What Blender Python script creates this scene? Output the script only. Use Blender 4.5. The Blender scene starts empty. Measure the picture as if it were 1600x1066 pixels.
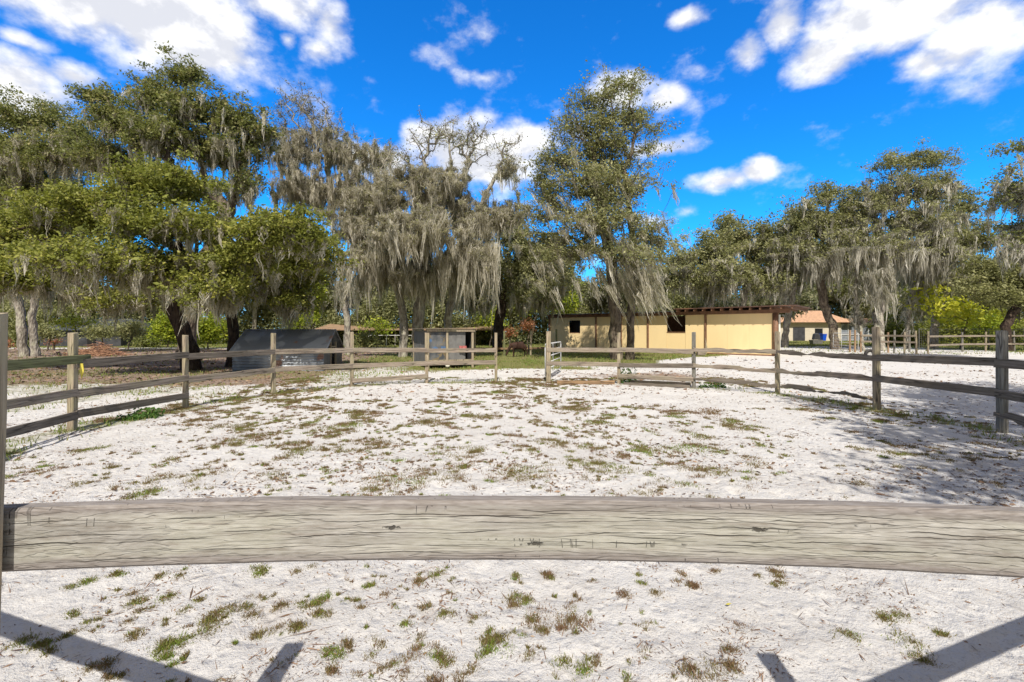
import bpy, math, random
import numpy as np
from mathutils import Vector, Matrix
R = math.radians
rng = np.random.default_rng(7)
random.seed(7)
SC = bpy.context.scene
COL = SC.collection
F, H, HY, CX = 720.0, 1.7, 517.0, 800.0      # focal length in photo pixels, eye height, horizon row, centre column
SUN_EL, SUN_AZ = 49.9, 0.5                   # sun stands behind the viewer, shadows run along +Y

def G(px, py):                                # ground point seen at a photo pixel
    Y = H * F / (py - HY)
    return np.array([(px - CX) / F * Y, Y, 0.0])
def P(px, py, Y):                             # point at depth Y
    return np.array([(px - CX) / F * Y, Y, H - (py - HY) / F * Y])

# ------------------------------------------------------------------ object helpers
def props(o, label=None, cat=None, group=None, kind=None):
    if label: o['label'] = label
    if cat: o['category'] = cat
    if group: o['group'] = group
    if kind: o['kind'] = kind
    return o
def empty(name, loc=(0, 0, 0), rz=0.0, label=None, cat=None, group=None):
    o = bpy.data.objects.new(name, None)
    o.empty_display_size = 0.1
    COL.objects.link(o)
    o.location = [float(v) for v in loc]
    o.rotation_euler = (0, 0, rz)
    return props(o, label, cat, group)
def link(name, mesh, mat=None, parent=None, loc=None, rot=None):
    o = bpy.data.objects.new(name, mesh)
    COL.objects.link(o)
    if mat: mesh.materials.append(mat)
    if parent: o.parent = parent
    if loc is not None: o.location = [float(v) for v in loc]
    if rot is not None: o.rotation_euler = rot
    return o
def copy_tree(o, parent=None):
    c = o.copy(); COL.objects.link(c); c.parent = parent
    for ch in list(o.children): copy_tree(ch, c)
    return c
def qmesh(name, V, Q, var=None, smooth=False, extra=None):
    V = np.ascontiguousarray(V, dtype=np.float32).reshape(-1, 3)
    Q = np.ascontiguousarray(Q, dtype=np.int32)
    k = Q.shape[1]
    me = bpy.data.meshes.new(name)
    me.vertices.add(len(V)); me.vertices.foreach_set('co', V.ravel())
    me.loops.add(Q.size); me.loops.foreach_set('vertex_index', Q.ravel())
    me.polygons.add(len(Q))
    me.polygons.foreach_set('loop_start', np.arange(0, Q.size, k, dtype=np.int32))
    me.polygons.foreach_set('loop_total', np.full(len(Q), k, dtype=np.int32))
    if smooth: me.polygons.foreach_set('use_smooth', np.ones(len(Q), dtype=bool))
    if var is not None:
        a = me.attributes.new('var', 'FLOAT', 'POINT')
        a.data.foreach_set('value', np.ascontiguousarray(var, dtype=np.float32))
    if extra:
        for nm, v in extra.items():
            a = me.attributes.new(nm, 'FLOAT', 'POINT')
            a.data.foreach_set('value', np.ascontiguousarray(v, dtype=np.float32))
    me.update(calc_edges=True)
    return me

class MB:                                     # collects boxes, bars, tubes into one mesh
    def __init__(s): s.V = []; s.F = []; s.n = 0
    def add(s, vs, fs):
        s.V.extend([tuple(float(c) for c in v) for v in vs]); s.F.extend([tuple(i + s.n for i in f) for f in fs]); s.n += len(vs)
    def box(s, a, b):
        x0, y0, z0 = a; x1, y1, z1 = b
        s.add([(x0,y0,z0),(x1,y0,z0),(x1,y1,z0),(x0,y1,z0),(x0,y0,z1),(x1,y0,z1),(x1,y1,z1),(x0,y1,z1)],
              [(0,3,2,1),(4,5,6,7),(0,1,5,4),(1,2,6,5),(2,3,7,6),(3,0,4,7)])
        return s
    def tube(s, pts, r, n=8, caps=True):
        pts = [Vector([float(c) for c in p]) for p in pts]
        if not hasattr(r, '__len__'): r = [r] * len(pts)
        rings = []
        for i, p in enumerate(pts):
            t = (pts[min(i+1, len(pts)-1)] - pts[max(i-1, 0)]).normalized()
            u = t.cross(Vector((0, 0, 1)) if abs(t.z) < .9 else Vector((1, 0, 0))).normalized(); v = t.cross(u)
            rings.append([p + (u*math.cos(2*math.pi*k/n) + v*math.sin(2*math.pi*k/n)) * r[i] for k in range(n)])
        fs = []
        for i in range(len(pts)-1):
            for k in range(n):
                fs.append((i*n+k, i*n+(k+1) % n, (i+1)*n+(k+1) % n, (i+1)*n+k))
        if caps:
            fs.append(tuple(range(n))[::-1]); fs.append(tuple((len(pts)-1)*n+k for k in range(n)))
        s.add([q for ring in rings for q in ring], fs)
        return s
    def prism(s, poly, y0, y1):               # polygon in xz, extruded along y
        n = len(poly)
        s.add([(x, y0, z) for x, z in poly] + [(x, y1, z) for x, z in poly],
              [tuple(range(n)), tuple(range(2*n-1, n-1, -1))] + [(k, (k+1) % n, n+(k+1) % n, n+k)[::-1] for k in range(n)])
        return s
    def mesh(s, name, bevel=0.0, smooth=False):
        me = bpy.data.meshes.new(name); me.from_pydata(s.V, [], s.F); me.update()
        if bevel:
            import bmesh
            bm = bmesh.new(); bm.from_mesh(me)
            bmesh.ops.bevel(bm, geom=bm.edges[:], offset=bevel, segments=1, affect='EDGES', profile=.5)
            bm.to_mesh(me); bm.free()
        if smooth:
            for p in me.polygons: p.use_smooth = True
        return me
    def build(s, name, mat, parent=None, loc=None, rot=None, bevel=0.0, smooth=False):
        return link(name, s.mesh(name, bevel, smooth), mat, parent, loc, rot)

# ------------------------------------------------------------------ numpy value noise
def vnoise(x, y, seed=0):
    xi = np.floor(x).astype(np.int64); yi = np.floor(y).astype(np.int64)
    fx = x - xi; fy = y - yi
    fx = fx*fx*(3-2*fx); fy = fy*fy*(3-2*fy)
    def h(a, b):
        n = (a*374761393 + b*668265263 + seed*1442695041) & 0xffffffff
        n = ((n ^ (n >> 13)) * 1274126177) & 0xffffffff
        return ((n ^ (n >> 16)) & 0xffff) / 65535.0
    return (h(xi, yi)*(1-fx)+h(xi+1, yi)*fx)*(1-fy) + (h(xi, yi+1)*(1-fx)+h(xi+1, yi+1)*fx)*fy
def fbm(x, y, seed=0, o=4):
    s = 0; a = .5; t = 0
    for i in range(o):
        s = s + a*vnoise(x*2**i + 13.7*i, y*2**i + 7.1*i, seed+i); t += a; a *= .5
    return s / t
def sstep(a, b, x):
    t = np.clip((x-a)/(b-a), 0, 1); return t*t*(3-2*t)

# ------------------------------------------------------------------ materials
def newmat(name):
    m = bpy.data.materials.new(name); m.use_nodes = True
    nt = m.node_tree; nt.nodes.clear()
    out = nt.nodes.new('ShaderNodeOutputMaterial')
    return m, nt, out
class N:                                      # tiny node helper
    def __init__(s, nt): s.nt = nt
    def __call__(s, typ, ins=None, **kw):
        n = s.nt.nodes.new('ShaderNode' + typ)
        for k, v in kw.items(): setattr(n, k, v)
        if ins:
            for k, v in ins.items(): s.put(n, k, v)
        return n
    def put(s, n, k, v):
        sock = n.inputs[k]
        if isinstance(v, bpy.types.NodeSocket): s.nt.links.new(v, sock)
        elif isinstance(v, bpy.types.Node): s.nt.links.new(v.outputs[0], sock)
        else: sock.default_value = v
    def math(s, op, a, b=0.0, c=None, clamp=False):
        n = s('Math', {0: a, 1: b}, operation=op, use_clamp=clamp)
        if c is not None: s.put(n, 2, c)
        return n.outputs[0]
    def ramp(s, fac, stops, interp='LINEAR'):
        n = s('ValToRGB', {0: fac}); cr = n.color_ramp; cr.interpolation = interp
        while len(cr.elements) < len(stops): cr.elements.new(.5)
        for e, (p, c) in zip(cr.elements, stops):
            e.position = p; e.color = (c[0], c[1], c[2], 1) if hasattr(c, '__len__') else (c, c, c, 1)
        return n.outputs[0]
    def mix(s, fac, a, b, mode='MIX'):
        n = s.nt.nodes.new('ShaderNodeMix'); n.data_type = 'RGBA'; n.blend_type = mode
        s.put(n, 0, fac); s.put(n, 6, a); s.put(n, 7, b)
        return n.outputs[2]
    def smooth(s, x, a, b):
        n = s('MapRange', {0: x, 1: a, 2: b, 3: 0.0, 4: 1.0}, interpolation_type='SMOOTHSTEP')
        return n.outputs[0]
def C(r, g, b): return (r, g, b, 1)

def wood_mat(name, light, dark, moss=None, scale=1.0, crack=.5, near=False, vertical=False):
    m, nt, out = newmat(name); n = N(nt)
    tc = n('TexCoord'); oi = n('ObjectInfo')
    off = n('VectorMath', {0: tc.outputs['Object']}, operation='ADD')
    cmb = n('CombineXYZ', {0: n.math('MULTIPLY', oi.outputs['Random'], 37.0), 1: n.math('MULTIPLY', oi.outputs['Random'], 11.0), 2: n.math('MULTIPLY', oi.outputs['Random'], 5.0)})
    n.put(off, 1, cmb)
    def mp(sx, sy, sz):
        sc = (sy, sy, sx) if vertical else (sx, sy, sz)
        return n('Mapping', {0: off, 3: sc}).outputs[0]
    grain = n('TexNoise', {'Vector': mp(1.6*scale, 45*scale, 45*scale), 'Scale': 1.0, 'Detail': 6.0, 'Roughness': .62, 'Distortion': .25}).outputs[0]
    broad = n('TexNoise', {'Vector': mp(.9*scale, 9*scale, 9*scale), 'Scale': 1.0, 'Detail': 3.0}).outputs[0]
    blot = n('TexNoise', {'Vector': mp(3*scale, 6*scale, 6*scale), 'Scale': 1.0, 'Detail': 4.0}).outputs[0]
    col = n.mix(n.smooth(grain, .34, .68), C(*dark), C(*light))
    col = n.mix(n.math('MULTIPLY', n.smooth(broad, .5, .72), .55), col, C(*[c*.8 for c in dark]))
    if moss:
        col = n.mix(n.math('MULTIPLY', n.smooth(blot, .42, .62), .45), col, C(*moss))
    # cracks follow the grain: contour lines of a stretched noise
    cn = n('TexNoise', {'Vector': mp((.32 if near else .6)*scale, 15*scale, 15*scale), 'Scale': 1.0, 'Detail': 3.0, 'Roughness': .5, 'Distortion': .12}).outputs[0]
    d = n.math('ABSOLUTE', n.math('SUBTRACT', cn, .5))
    msk = n.smooth(n('TexNoise', {'Vector': mp(1.7*scale, 5*scale, 5*scale), 'Scale': 1.0}).outputs[0], .42, .56)
    ck = n.math('MULTIPLY', n.math('SUBTRACT', 1.0, n.smooth(d, .0, .012 if near else .03)), msk)
    cn2 = n('TexNoise', {'Vector': mp(2.2*scale, 60*scale, 60*scale), 'Scale': 1.0, 'Detail': 2.0}).outputs[0]
    ck2 = n.math('SUBTRACT', 1.0, n.smooth(n.math('ABSOLUTE', n.math('SUBTRACT', cn2, .5)), .0, .03))
    ck = n.math('MAXIMUM', ck, n.math('MULTIPLY', ck2, .3))
    if near:                                  # long splits, each wandering along the board at its own height
        ck = n.math('MULTIPLY', ck2, .22)
        sp0 = n('SeparateXYZ', {0: tc.outputs['Object']}); xx, zz = sp0.outputs[0], sp0.outputs[2]
        for i, (z0, wd, a0, a1) in enumerate([(.040, .0010, -1.3, .2), (.034, .0013, -.3, 1.3), (.024, .0009, -.75, .45), (.016, .0012, .35, 1.3), (.006, .0010, -1.3, -.45), (-.002, .0014, -.5, .55), (-.010, .0015, -1.3, -.35),
                                              (-.014, .0011, .15, .9), (-.026, .0014, .0, 1.3), (-.034, .0009, -1.0, .1), (-.042, .0010, .3, 1.3), (-.052, .0009, -1.2, .5), (.050, .0008, -.2, .9), (.010, .0008, .55, 1.2)]):
            wv = n('TexNoise', {'W': n.math('ADD', n.math('MULTIPLY', xx, 3.2), i*7.3), 'Scale': 1.0, 'Detail': 5.0, 'Roughness': .6}, noise_dimensions='1D').outputs[0]
            ga = n('TexNoise', {'W': n.math('ADD', n.math('MULTIPLY', xx, 4.5), i*3.1+40), 'Scale': 1.0, 'Detail': 4.0}, noise_dimensions='1D').outputs[0]
            dd = n.math('ABSOLUTE', n.math('SUBTRACT', zz, n.math('ADD', n.math('MULTIPLY', n.math('SUBTRACT', wv, .5), .02), z0)))
            wl_ = n.math('MULTIPLY', n.smooth(ga, .38, .62), wd*1.05)
            env = n.math('MULTIPLY', n.smooth(xx, a0, a0+.12), n.math('SUBTRACT', 1.0, n.smooth(xx, a1-.12, a1)))
            li_ = n.math('SUBTRACT', 1.0, n.smooth(n.math('DIVIDE', dd, n.math('ADD', n.math('MULTIPLY', wl_, env), .00002)), .3, 1.2))
            ck = n.math('MAXIMUM', ck, li_)
        for kx, kz in ((-.365, .008), (.50, .012), (-.02, -.03)):    # small broken knots
            kv = n('VectorMath', {0: n('VectorMath', {0: tc.outputs['Object'], 1: (-kx, 0, -kz)}, operation='ADD').outputs[0], 1: (38, 0, 150)}, operation='MULTIPLY').outputs[0]
            kl = n.math('ADD', n('VectorMath', {0: kv}, operation='LENGTH').outputs['Value'], n.math('MULTIPLY', n.math('SUBTRACT', n('TexNoise', {'Vector': tc.outputs['Object'], 'Scale': 120.0}).outputs[0], .5), 1.6))
            ck = n.math('MAXIMUM', ck, n.math('SUBTRACT', 1.0, n.smooth(kl, .4, .9)))
        st_ = n('TexNoise', {'Vector': mp(.5, 70, 70), 'Scale': 1.0, 'Detail': 5.0, 'Roughness': .6}).outputs[0]
        col = n.mix(n.math('MULTIPLY', n.smooth(st_, .5, .66), .6), col, C(.23, .19, .15))
    if near:                                  # short checks running across the board
        cn3 = n('TexNoise', {'Vector': mp(27, 2.5, 2.5), 'Scale': 1.0, 'Detail': 1.0, 'Distortion': .12}).outputs[0]
        m3 = n.smooth(n('TexNoise', {'Vector': mp(2.0, 40, 40), 'Scale': 1.0, 'Detail': 1.0}).outputs[0], .6, .66)
        ck3 = n.math('MULTIPLY', n.math('SUBTRACT', 1.0, n.smooth(n.math('ABSOLUTE', n.math('SUBTRACT', cn3, .5)), .0, .014)), m3)
        ck = n.math('MAXIMUM', ck, n.math('MULTIPLY', ck3, .5))
        # weathered edges of the board (wear with a place of its own)
        sep = n('SeparateXYZ', {0: tc.outputs['Object']})
        e = n.math('ADD', n.math('ABSOLUTE', sep.outputs[2]), n.math('MULTIPLY', n.math('SUBTRACT', blot, .5), .05))
        col = n.mix(n.math('MULTIPLY', n.smooth(e, .042, .066), .85), col, C(.2, .165, .145))
        fine = n('TexNoise', {'Vector': mp(30, 220, 220), 'Scale': 1.0, 'Detail': 3.0}).outputs[0]
        col = n.mix(.22, col, n.ramp(fine, [(.3, .05), (.7, .5)]), 'MIX')
    col = n.mix(n.math('MULTIPLY', ck, .85), col, C(.03, .025, .02))
    hgt = n.math('SUBTRACT', n.math('MULTIPLY', grain, .6), ck)
    bmp = n('Bump', {'Height': hgt, 'Strength': crack, 'Distance': .006})
    b = n('BsdfPrincipled', {'Base Color': col, 'Roughness': .88, 'Normal': bmp.outputs[0], 'Specular IOR Level': .2})
    nt.links.new(b.outputs[0], out.inputs[0])
    return m

def leaf_mat(name, c0, c1, c2=None, trans=.34, rough=.55):
    m, nt, out = newmat(name); n = N(nt)
    a = n('Attribute', attribute_name='var').outputs['Fac']
    stops = [(0.0, c0), (.62, c1)] + ([(1.0, c2)] if c2 else [])
    col = n.ramp(a, stops)
    b = n('BsdfPrincipled', {'Base Color': col, 'Roughness': rough, 'Specular IOR Level': .25})
    t = n('BsdfTranslucent', {'Color': n.mix(.5, col, C(min(1, c1[0]*1.5), min(1, c1[1]*1.6), c1[2]*.7))})
    mx = n('MixShader', {0: trans, 1: b, 2: t})
    nt.links.new(mx.outputs[0], out.inputs[0])
    return m
def bark_mat(name, light, dark):
    m, nt, out = newmat(name); n = N(nt)
    tc = n('TexCoord')
    mp = n('Mapping', {0: tc.outputs['Object'], 3: (7, 7, 2.2)}).outputs[0]
    a = n('TexNoise', {'Vector': mp, 'Scale': 1.0, 'Detail': 7.0, 'Roughness': .7}).outputs[0]
    v = n('TexVoronoi', {'Vector': mp, 'Scale': 1.6}).outputs[0]
    lich = n('TexNoise', {'Vector': tc.outputs['Object'], 'Scale': 2.2, 'Detail': 4.0}).outputs[0]
    col = n.mix(n.smooth(a, .35, .65), C(*dark), C(*light))
    col = n.mix(n.math('MULTIPLY', n.smooth(lich, .52, .62), .5), col, C(light[0]*1.25, light[1]*1.35, light[2]*1.2))
    bmp = n('Bump', {'Height': n.math('ADD', a, v), 'Strength': .9, 'Distance': .06})
    b = n('BsdfPrincipled', {'Base Color': col, 'Roughness': .9, 'Normal': bmp.outputs[0], 'Specular IOR Level': .15})
    nt.links.new(b.outputs[0], out.inputs[0])
    return m
def paint_mat(name, c, var=.12, scale=3.0, rough=.6, metal=0.0, bump=.15, dirt=None, stretch=(1, 1, 1)):
    m, nt, out = newmat(name); n = N(nt)
    tc = n('TexCoord')
    mp = n('Mapping', {0: tc.outputs['Object'], 3: stretch}).outputs[0]
    a = n('TexNoise', {'Vector': mp, 'Scale': scale, 'Detail': 6.0, 'Roughness': .6}).outputs[0]
    f = n('TexNoise', {'Vector': mp, 'Scale': scale*14, 'Detail': 3.0}).outputs[0]
    col = n.mix(n.smooth(a, .3, .7), C(*[v*(1-var) for v in c]), C(*[min(1, v*(1+var)) for v in c]))
    if dirt: col = n.mix(n.math('MULTIPLY', n.smooth(a, .55, .7), .6), col, C(*dirt))
    bmp = n('Bump', {'Height': f, 'Strength': bump, 'Distance': .01})
    b = n('BsdfPrincipled', {'Base Color': col, 'Roughness': rough, 'Metallic': metal, 'Normal': bmp.outputs[0], 'Specular IOR Level': .3})
    nt.links.new(b.outputs[0], out.inputs[0])
    return m

M = {}
M['rail_near'] = wood_mat('weathered_board', (.48, .45, .39), (.27, .245, .205), moss=(.42, .405, .31), crack=.9, near=True)
M['rail'] = wood_mat('grey_rail_wood', (.40, .33, .265), (.19, .15, .115), moss=(.27, .24, .16), crack=.6)
M['rail_green'] = wood_mat('mossy_rail_wood', (.26, .26, .13), (.12, .12, .055), moss=(.2, .22, .09), crack=.6)
M['rail_dark'] = wood_mat('dark_rail_wood', (.25, .21, .17), (.11, .09, .07), moss=(.15, .13, .1), crack=.6)
M['post'] = wood_mat('post_wood', (.46, .375, .27), (.23, .18, .12), moss=(.36, .33, .19), crack=.7, vertical=True)
M['post_grey'] = wood_mat('grey_post_wood', (.33, .31, .27), (.14, .13, .11), moss=(.2, .19, .15), crack=.7, vertical=True)
M['post_orange'] = wood_mat('orange_post_wood', (.46, .32, .2), (.27, .17, .1), crack=.5, vertical=True)
M['timber'] = wood_mat('ground_timber', (.42, .27, .14), (.2, .13, .08), crack=.6)
M['leaf_green'] = leaf_mat('oak_leaf', (0.065, 0.08, 0.016), (0.235, 0.25, 0.048), (0.44, 0.4, 0.1))
M['leaf_olive'] = leaf_mat('olive_leaf', (0.08, 0.09, 0.036), (0.275, 0.275, 0.12), (0.48, 0.45, 0.22))
M['leaf_dark'] = leaf_mat('dark_leaf', (0.06, 0.075, 0.022), (0.205, 0.22, 0.07), (0.4, 0.34, 0.15))
M['leaf_far'] = leaf_mat('far_leaf', (0.079, 0.086, 0.041), (0.187, 0.194, 0.094), (0.360, 0.331, 0.202))
M['leaf_lime'] = leaf_mat('lime_leaf', (.09, .14, .01), (.3, .35, .03), (.6, .55, .06))
M['leaf_yellow'] = leaf_mat('yellow_leaf', (.14, .2, .02), (.62, .6, .06), (.8, .72, .12), trans=.4)
M['leaf_red'] = leaf_mat('red_leaf', (.12, .1, .03), (.34, .13, .07), (.5, .25, .13))
M['weed'] = leaf_mat('weed', (0.22, 0.125, 0.08), (0.2, 0.175, 0.055), (0.19, 0.29, 0.035), trans=.3)
M['grass'] = leaf_mat('grass_blade', (.3, .24, .11), (.2, .24, .06), (.22, .34, .06), trans=.3)
M['litter'] = leaf_mat('leaf_litter', (.1, .06, .035), (.26, .16, .1), (.4, .3, .2), trans=.0, rough=.8)
M['vine'] = leaf_mat('vine_leaf', (.03, .07, .015), (.085, .17, .03), (.17, .27, .06))
M['moss'] = leaf_mat('spanish_moss', (0.19, 0.17, 0.13), (0.5, 0.46, 0.385), (0.76, 0.71, 0.61), trans=.42, rough=.9)
M['moss_grey'] = leaf_mat('grey_moss', (0.18, 0.165, 0.135), (0.45, 0.42, 0.355), (0.7, 0.66, 0.575), trans=.3, rough=.9)
M['bark'] = bark_mat('oak_bark', (.2, .16, .12), (.06, .045, .035))
M['bark_dark'] = bark_mat('dark_bark', (.085, .06, .045), (.025, .018, .014))
M['bark_grey'] = bark_mat('grey_bark', (.40, .36, .30), (.15, .13, .105))
M['yellow_wall'] = paint_mat('yellow_paint', (.84, .64, .34), var=.03, scale=1.3, bump=.1, dirt=(.78, .58, .30), stretch=(1, 1, .25))
M['brown_paint'] = paint_mat('brown_paint', (.2, .105, .06), var=.25, scale=4)
M['roof_rust'] = paint_mat('rusty_roof_edge', (.1, .055, .04), var=.4, scale=2, rough=.7, dirt=(.25, .12, .06))
M['white_pipe'] = paint_mat('white_pipe', (.7, .69, .66), var=.1, dirt=(.45, .35, .25))
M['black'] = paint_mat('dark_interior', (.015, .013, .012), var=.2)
M['cream'] = paint_mat('cream_stucco', (.6, .53, .42), var=.08, scale=2)
M['tile'] = paint_mat('orange_shingle', (.5, .3, .18), var=.25, scale=3, bump=.6, dirt=(.36, .2, .12))
M['tan_roof'] = paint_mat('tan_roof', (.3, .2, .125), var=.3, scale=2, dirt=(.16, .12, .08))
M['screen'] = paint_mat('grey_screen', (.2, .22, .25), var=.3, scale=2)
M['darkroof'] = paint_mat('slate_roof', (.05, .055, .065), var=.25, scale=2)
M['darkwall'] = paint_mat('dark_wall', (.055, .055, .06), var=.35, scale=1.5)
M['blue'] = paint_mat('blue_plastic', (.01, .08, .55), var=.05, rough=.4)
M['red'] = paint_mat('red_cloth', (.6, .08, .07), var=.2)
M['red_faded'] = paint_mat('faded_red_cloth', (.42, .13, .12), var=.2)
M['offwhite'] = paint_mat('offwhite', (.75, .72, .62), var=.1)
M['mesh_grey'] = paint_mat('grey_tarp', (.155, .15, .14), var=.22, scale=3, rough=.7, dirt=(.13, .12, .1))
M['window_dark'] = paint_mat('window_glass', (.02, .022, .025), var=.2, rough=.15)
M['ribbon'] = paint_mat('yellow_ribbon', (.6, .5, .08), var=.1)
M['coat'] = paint_mat('brown_coat', (.045, .02, .012), var=.35, scale=3, rough=.75)
M['mane'] = paint_mat('dark_mane', (.02, .015, .013), var=.3, scale=5, rough=.8)
M['rubber'] = paint_mat('old_rubber', (.035, .03, .028), var=.3, scale=8)

def coop_mesh_mat():
    m, nt, out = newmat('tarp_panel'); n = N(nt)
    tc = n('TexCoord')
    a = n('TexNoise', {'Vector': tc.outputs['Object'], 'Scale': 2.3, 'Detail': 4.0}).outputs[0]
    b_ = n('TexNoise', {'Vector': tc.outputs['Object'], 'Scale': 3.1, 'Detail': 2.0, 'Distortion': 1.0}).outputs[0]
    col = n.mix(n.smooth(a, .35, .65), C(.05, .055, .06), C(.13, .13, .125))
    col = n.mix(n.math('MULTIPLY', n.smooth(b_, .56, .64), .7), col, C(.05, .15, .33))
    col = n.mix(n.math('MULTIPLY', n.smooth(b_, .42, .36), .5), col, C(.25, .17, .05))
    b = n('BsdfPrincipled', {'Base Color': col, 'Roughness': .6})
    nt.links.new(b.outputs[0], out.inputs[0]); return m
M['panel'] = coop_mesh_mat()

def metal_sheet_mat():                       # dark blue-grey roofing with random pale patches and a rust stain
    m, nt, out = newmat('shelter_metal'); n = N(nt)
    tc = n('TexCoord')
    a = n('TexNoise', {'Vector': tc.outputs['Object'], 'Scale': 1.1, 'Detail': 5.0, 'Distortion': .8}).outputs[0]
    r = n('TexNoise', {'Vector': tc.outputs['Object'], 'Scale': .9, 'Detail': 3.0}).outputs[0]
    col = n.mix(n.smooth(a, .45, .6), C(.19, .205, .225), C(.36, .38, .40))
    col = n.mix(n.math('MULTIPLY', n.smooth(r, .66, .7), .7), col, C(.3, .13, .06))
    b = n('BsdfPrincipled', {'Base Color': col, 'Roughness': .5, 'Metallic': .2})
    nt.links.new(b.outputs[0], out.inputs[0]); return m
M['sheet'] = metal_sheet_mat()

# ------------------------------------------------------------------ fence plan (needed by the ground too)
POSTS = [G(*p) for p in [(113,672),(290,637),(427,615),(550,603),(667,598),(775,597),(857,598),(967,600),(1084,606),(1215,615),(1370,640),(1566,676)]]
LEFT_OFF = [np.array([-1.2155, .975, 0]), np.array([-3.5, 1.74, 0]), np.array([-5.3, 3.1, 0]), np.array([-6.8, 4.95, 0])]
RIGHT_OFF = [np.array([1.30, .90, 0]), np.array([3.55, 1.76, 0]), np.array([5.7, 3.0, 0]), np.array([7.35, 5.1, 0])]
RING = LEFT_OFF + POSTS + RIGHT_OFF[::-1]    # clockwise from the near left post
CEN = np.array([0.3, 8.4, 0])

def seg_dist(x, y, a, b):
    dx, dy = b[0]-a[0], b[1]-a[1]
    t = np.clip(((x-a[0])*dx + (y-a[1])*dy) / (dx*dx+dy*dy), 0, 1)
    return np.hypot(x-a[0]-t*dx, y-a[1]-t*dy)
def fence_dist(x, y):
    d = np.full(np.shape(x), 1e9)
    for i in range(len(RING)-1):
        if i == 9: continue                  # the gateway
        d = np.minimum(d, seg_dist(x, y, RING[i], RING[i+1]))
    return d
def inside(x, y):
    pts = [(p[0], p[1]) for p in RING]
    c = np.zeros(np.shape(x), bool)
    j = len(pts)-1
    for i in range(len(pts)):
        xi, yi = pts[i]; xj, yj = pts[j]
        c ^= ((yi > y) != (yj > y)) & (x < (xj-xi)*(y-yi)/(yj-yi+1e-12)+xi)
        j = i
    return c
def green_field(x, y):                        # how much grass grows here, 0..1
    n1 = fbm(x*.35, y*.35, 3); n2 = fbm(x*1.3, y*1.3, 9)
    yb = np.interp(x, [-40, -14, -5, -2.5, 0, 3, 7, 10, 14, 19, 26, 40], [17, 16.5, 17.5, 19.0, 19.6, 21, 23.5, 28.5, 31.5, 37, 34, 33])
    g = sstep(-1.3, 1.6, y - yb + (n1-.5)*6)
    lf = sstep(-6, -11, x)                    # on the left the grass thins to sandy litter further back
    g = g*(1 - lf*sstep(18.5, 22, y)*(1-sstep(44, 50, y))*.8)*(1 - .55*sstep(-2, -6, x)*(y < 24))
    rt = sstep(13, 20, x)*sstep(31, 35, y)*(1-sstep(46, 56, y))*(x < 40)
    g = g*(1-.8*rt)
    fd = fence_dist(x, y)
    ins = inside(x, y)
    g = np.maximum(g, sstep(.75, .15, fd)*.55*sstep(.35, .6, n2+.1)*(y > 2.5))
    lo = (~ins) & (x < -4) & (y < 17)
    g = np.where(lo, np.maximum(g, .45*sstep(.45, .62, n1)), g)
    return np.clip(g, 0, 1)
def litter_field(x, y):
    n1 = fbm(x*.5+50, y*.5, 21)
    l = .25*sstep(.4, .65, n1)
    l = l + .75*sstep(-5, -9, x)*sstep(13, 16, y)*(1-sstep(40, 46, y))
    l = l + .6*np.exp(-(((x-4.6)/2.6)**2 + ((y-17.2)/1.6)**2))
    return np.clip(l, 0, 1)

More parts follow.
